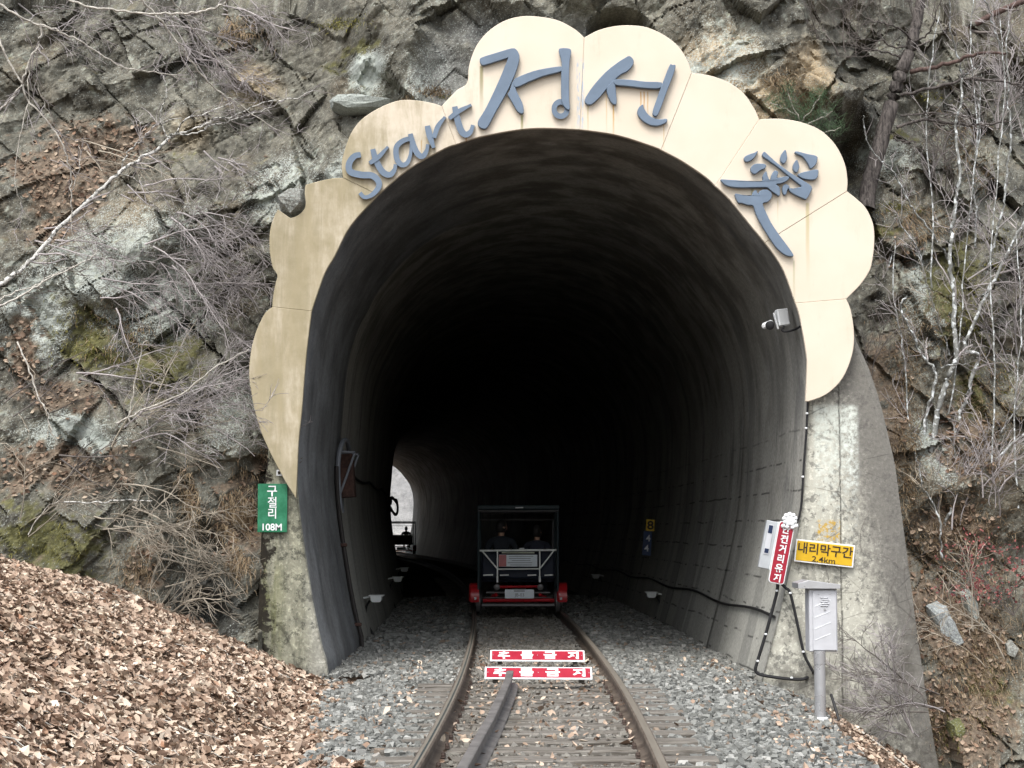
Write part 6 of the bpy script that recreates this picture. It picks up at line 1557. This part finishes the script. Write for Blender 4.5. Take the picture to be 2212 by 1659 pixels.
# loose rocks
def rock_thing(pts, Y, depth, label, seed, tone):
    r = np.random.default_rng(seed)
    if Y is None:
        Y = float(np.median([on_cliff(p[0], p[1], 0.0).y for p in pts])) - depth * 0.12
    P = [W(p[0], p[1], Y) for p in pts]; c = sum(P, Vector()) / len(P)
    bm = bmesh.new()
    for p in P:
        bm.verts.new(p + Vector((0, depth * 0.35 * r.random(), 0))); bm.verts.new(c + (p - c) * 0.9 + Vector((0, depth, 0)))
        bm.verts.new(c + (p - c) * r.uniform(0.55, 0.86) + Vector((0, -depth * r.uniform(0.12, 0.3), 0)))
    bmesh.ops.convex_hull(bm, input=bm.verts[:])
    for v in [v for v in bm.verts if not v.link_faces]: bm.verts.remove(v)
    bmesh.ops.subdivide_edges(bm, edges=bm.edges[:], cuts=3, use_grid_fill=True)
    bm.verts.ensure_lookup_table()
    A = np.array([v.co[:] for v in bm.verts])
    nzv = fbm(A[:, 0] * 9 + seed, A[:, 2] * 9 + A[:, 1] * 5, 4, seed) - 0.5
    for v, q in zip(bm.verts, nzv): v.co += Vector(((v.co - c).normalized())) * 0.06 * q
    bmesh.ops.triangulate(bm, faces=bm.faces[:])
    me = bpy.data.meshes.new('boulder'); 
    base = Vector((c.x, c.y, min(v.co.z for v in bm.verts)))
    bmesh.ops.translate(bm, verts=bm.verts[:], vec=-base); bm.to_mesh(me); bm.free(); me.materials.append(ROCK)
    n = len(me.vertices); A = np.empty(n * 3, np.float32); me.vertices.foreach_get('co', A); A = A.reshape(-1, 3)
    f = fbm(A[:, 0] * 7 + seed, A[:, 2] * 7 + A[:, 1] * 6, 4, seed + 3, 0.6)[:, None]
    colr = np.array(tone[0])[None] * (1 - f) + np.array(tone[1])[None] * f
    a = me.attributes.new('rock', 'FLOAT_COLOR', 'POINT'); a.data.foreach_set('color', np.concatenate([colr, np.ones((n, 1))], 1).astype(np.float32).ravel())
    a = me.attributes.new('lichen', 'FLOAT', 'POINT'); a.data.foreach_set('value', np.full(n, tone[2], np.float32))
    o = bpy.data.objects.new('boulder', me); COL.objects.link(o); o.location = base
    return tag(o, label, 'boulder')
GT = ((0.07, 0.07, 0.06), (0.26, 0.26, 0.235)); LT = ((0.07, 0.075, 0.068), (0.30, 0.32, 0.295))
rock_thing([(592, 420), (630, 402), (655, 405), (657, 440), (648, 455), (628, 468), (605, 452)], PY - 0.10, 0.5, 'grey boulder jutting into the notch of the cream panel', 41, (*GT, 0.5))
rock_thing([(708, 208), (760, 203), (830, 212), (872, 222), (855, 240), (800, 250), (745, 246), (714, 230)], None, 0.9, 'lichen-crusted slab lying on the rock above the first scallop', 42, (*LT, 0.9))
rock_thing([(2002, 1310), (2030, 1298), (2045, 1310), (2068, 1355), (2084, 1392), (2062, 1405), (2035, 1402), (2018, 1365)], None, 0.4, 'large light grey boulder right of the wing wall', 44, ((0.13, 0.14, 0.14), (0.29, 0.31, 0.315), 0.5))
rock_thing([(2075, 1280), (2095, 1272), (2112, 1300), (2118, 1340), (2105, 1350), (2085, 1320)], None, 0.4, 'lichen-spotted boulder beside the large light grey one', 45, (*LT, 0.8))
rock_thing([(2052, 1560), (2075, 1550), (2085, 1580), (2078, 1600), (2058, 1595)], None, 0.3, 'small mossy boulder near the bottom right', 46, ((0.05, 0.055, 0.02), (0.16, 0.16, 0.07), 0.2))
rock_thing([(2168, 1388), (2185, 1380), (2200, 1400), (2190, 1425), (2172, 1415)], None, 0.3, 'small grey stone at the right edge of the slope', 47, (*GT, 0.4))
rock_thing([(0, 1568 - 190), (20, 1392), (35, 1410), (25, 1428), (5, 1425)], 18.6, 0.25, 'pale rock poking out of the leaf bank at the left edge', 48, ((0.3, 0.31, 0.32), (0.55, 0.57, 0.58), 0.5))
rock_thing([(415, 1385), (430, 1372), (450, 1380), (452, 1395), (430, 1402)], 20.4, 0.2, 'small pale stone at the top of the leaf bank', 49, ((0.3, 0.29, 0.26), (0.5, 0.48, 0.42), 0.3))
# fallen sticks
for (pts, Y, r, lab) in [([(690, 1480), (720, 1470), (745, 1455), (770, 1448)], None, 0.008, 'pale fallen stick on the ballast below the left portal foot'), ([(1856, 1577), (1900, 1610), (1950, 1650), (2000, 1690)], None, 0.016, 'dark fallen branch along the right edge of the ballast')]:
    P = []
    for (u, v) in pts:
        a_, b_ = 8.0, 20.9
        for _ in range(30):
            d = (a_ + b_) / 2; p = W(u, v, d)
            if p.z > float(ground_h(p.x, d)) + 0.05: a_ = d
            else: b_ = d
        P.append(W(u, v, d))
    plant('fallen_stick', lab, 'stick', [(np.array(spline([tuple(p) for p in P], 5)), np.linspace(r, r * 0.6, 5 * (len(P) - 1) + 1))], BARK_WHITE if r < 0.01 else BARK_GREY, TWIG_DARK, (3, 0.2, 1))

# broken twigs lying in the leaf drift
out = []
for _ in range(170):
    y = vr.uniform(10.0, 20.5); x = vr.uniform(-0.28 * y - 0.3, -1.3 - 0.1 * max(0, y - 11.5)); an = vr.uniform(0, 3.14); L = vr.uniform(0.12, 0.55)
    q = np.array([[x + math.cos(an) * L * t, y + math.sin(an) * L * t * 0.8, 0] for t in np.linspace(0, 1, 5)]); q[:, 2] = ground_h(q[:, 0], q[:, 1]) + 0.055 + vr.normal(0, 0.012, 5)
    out.append((q, np.linspace(0.006, 0.003, 5)))
tag(tubes_np('litter_twigs', out, BARK_GREY, None, 4), 'small broken twigs lying among the fallen leaves', 'twigs', kind='stuff')
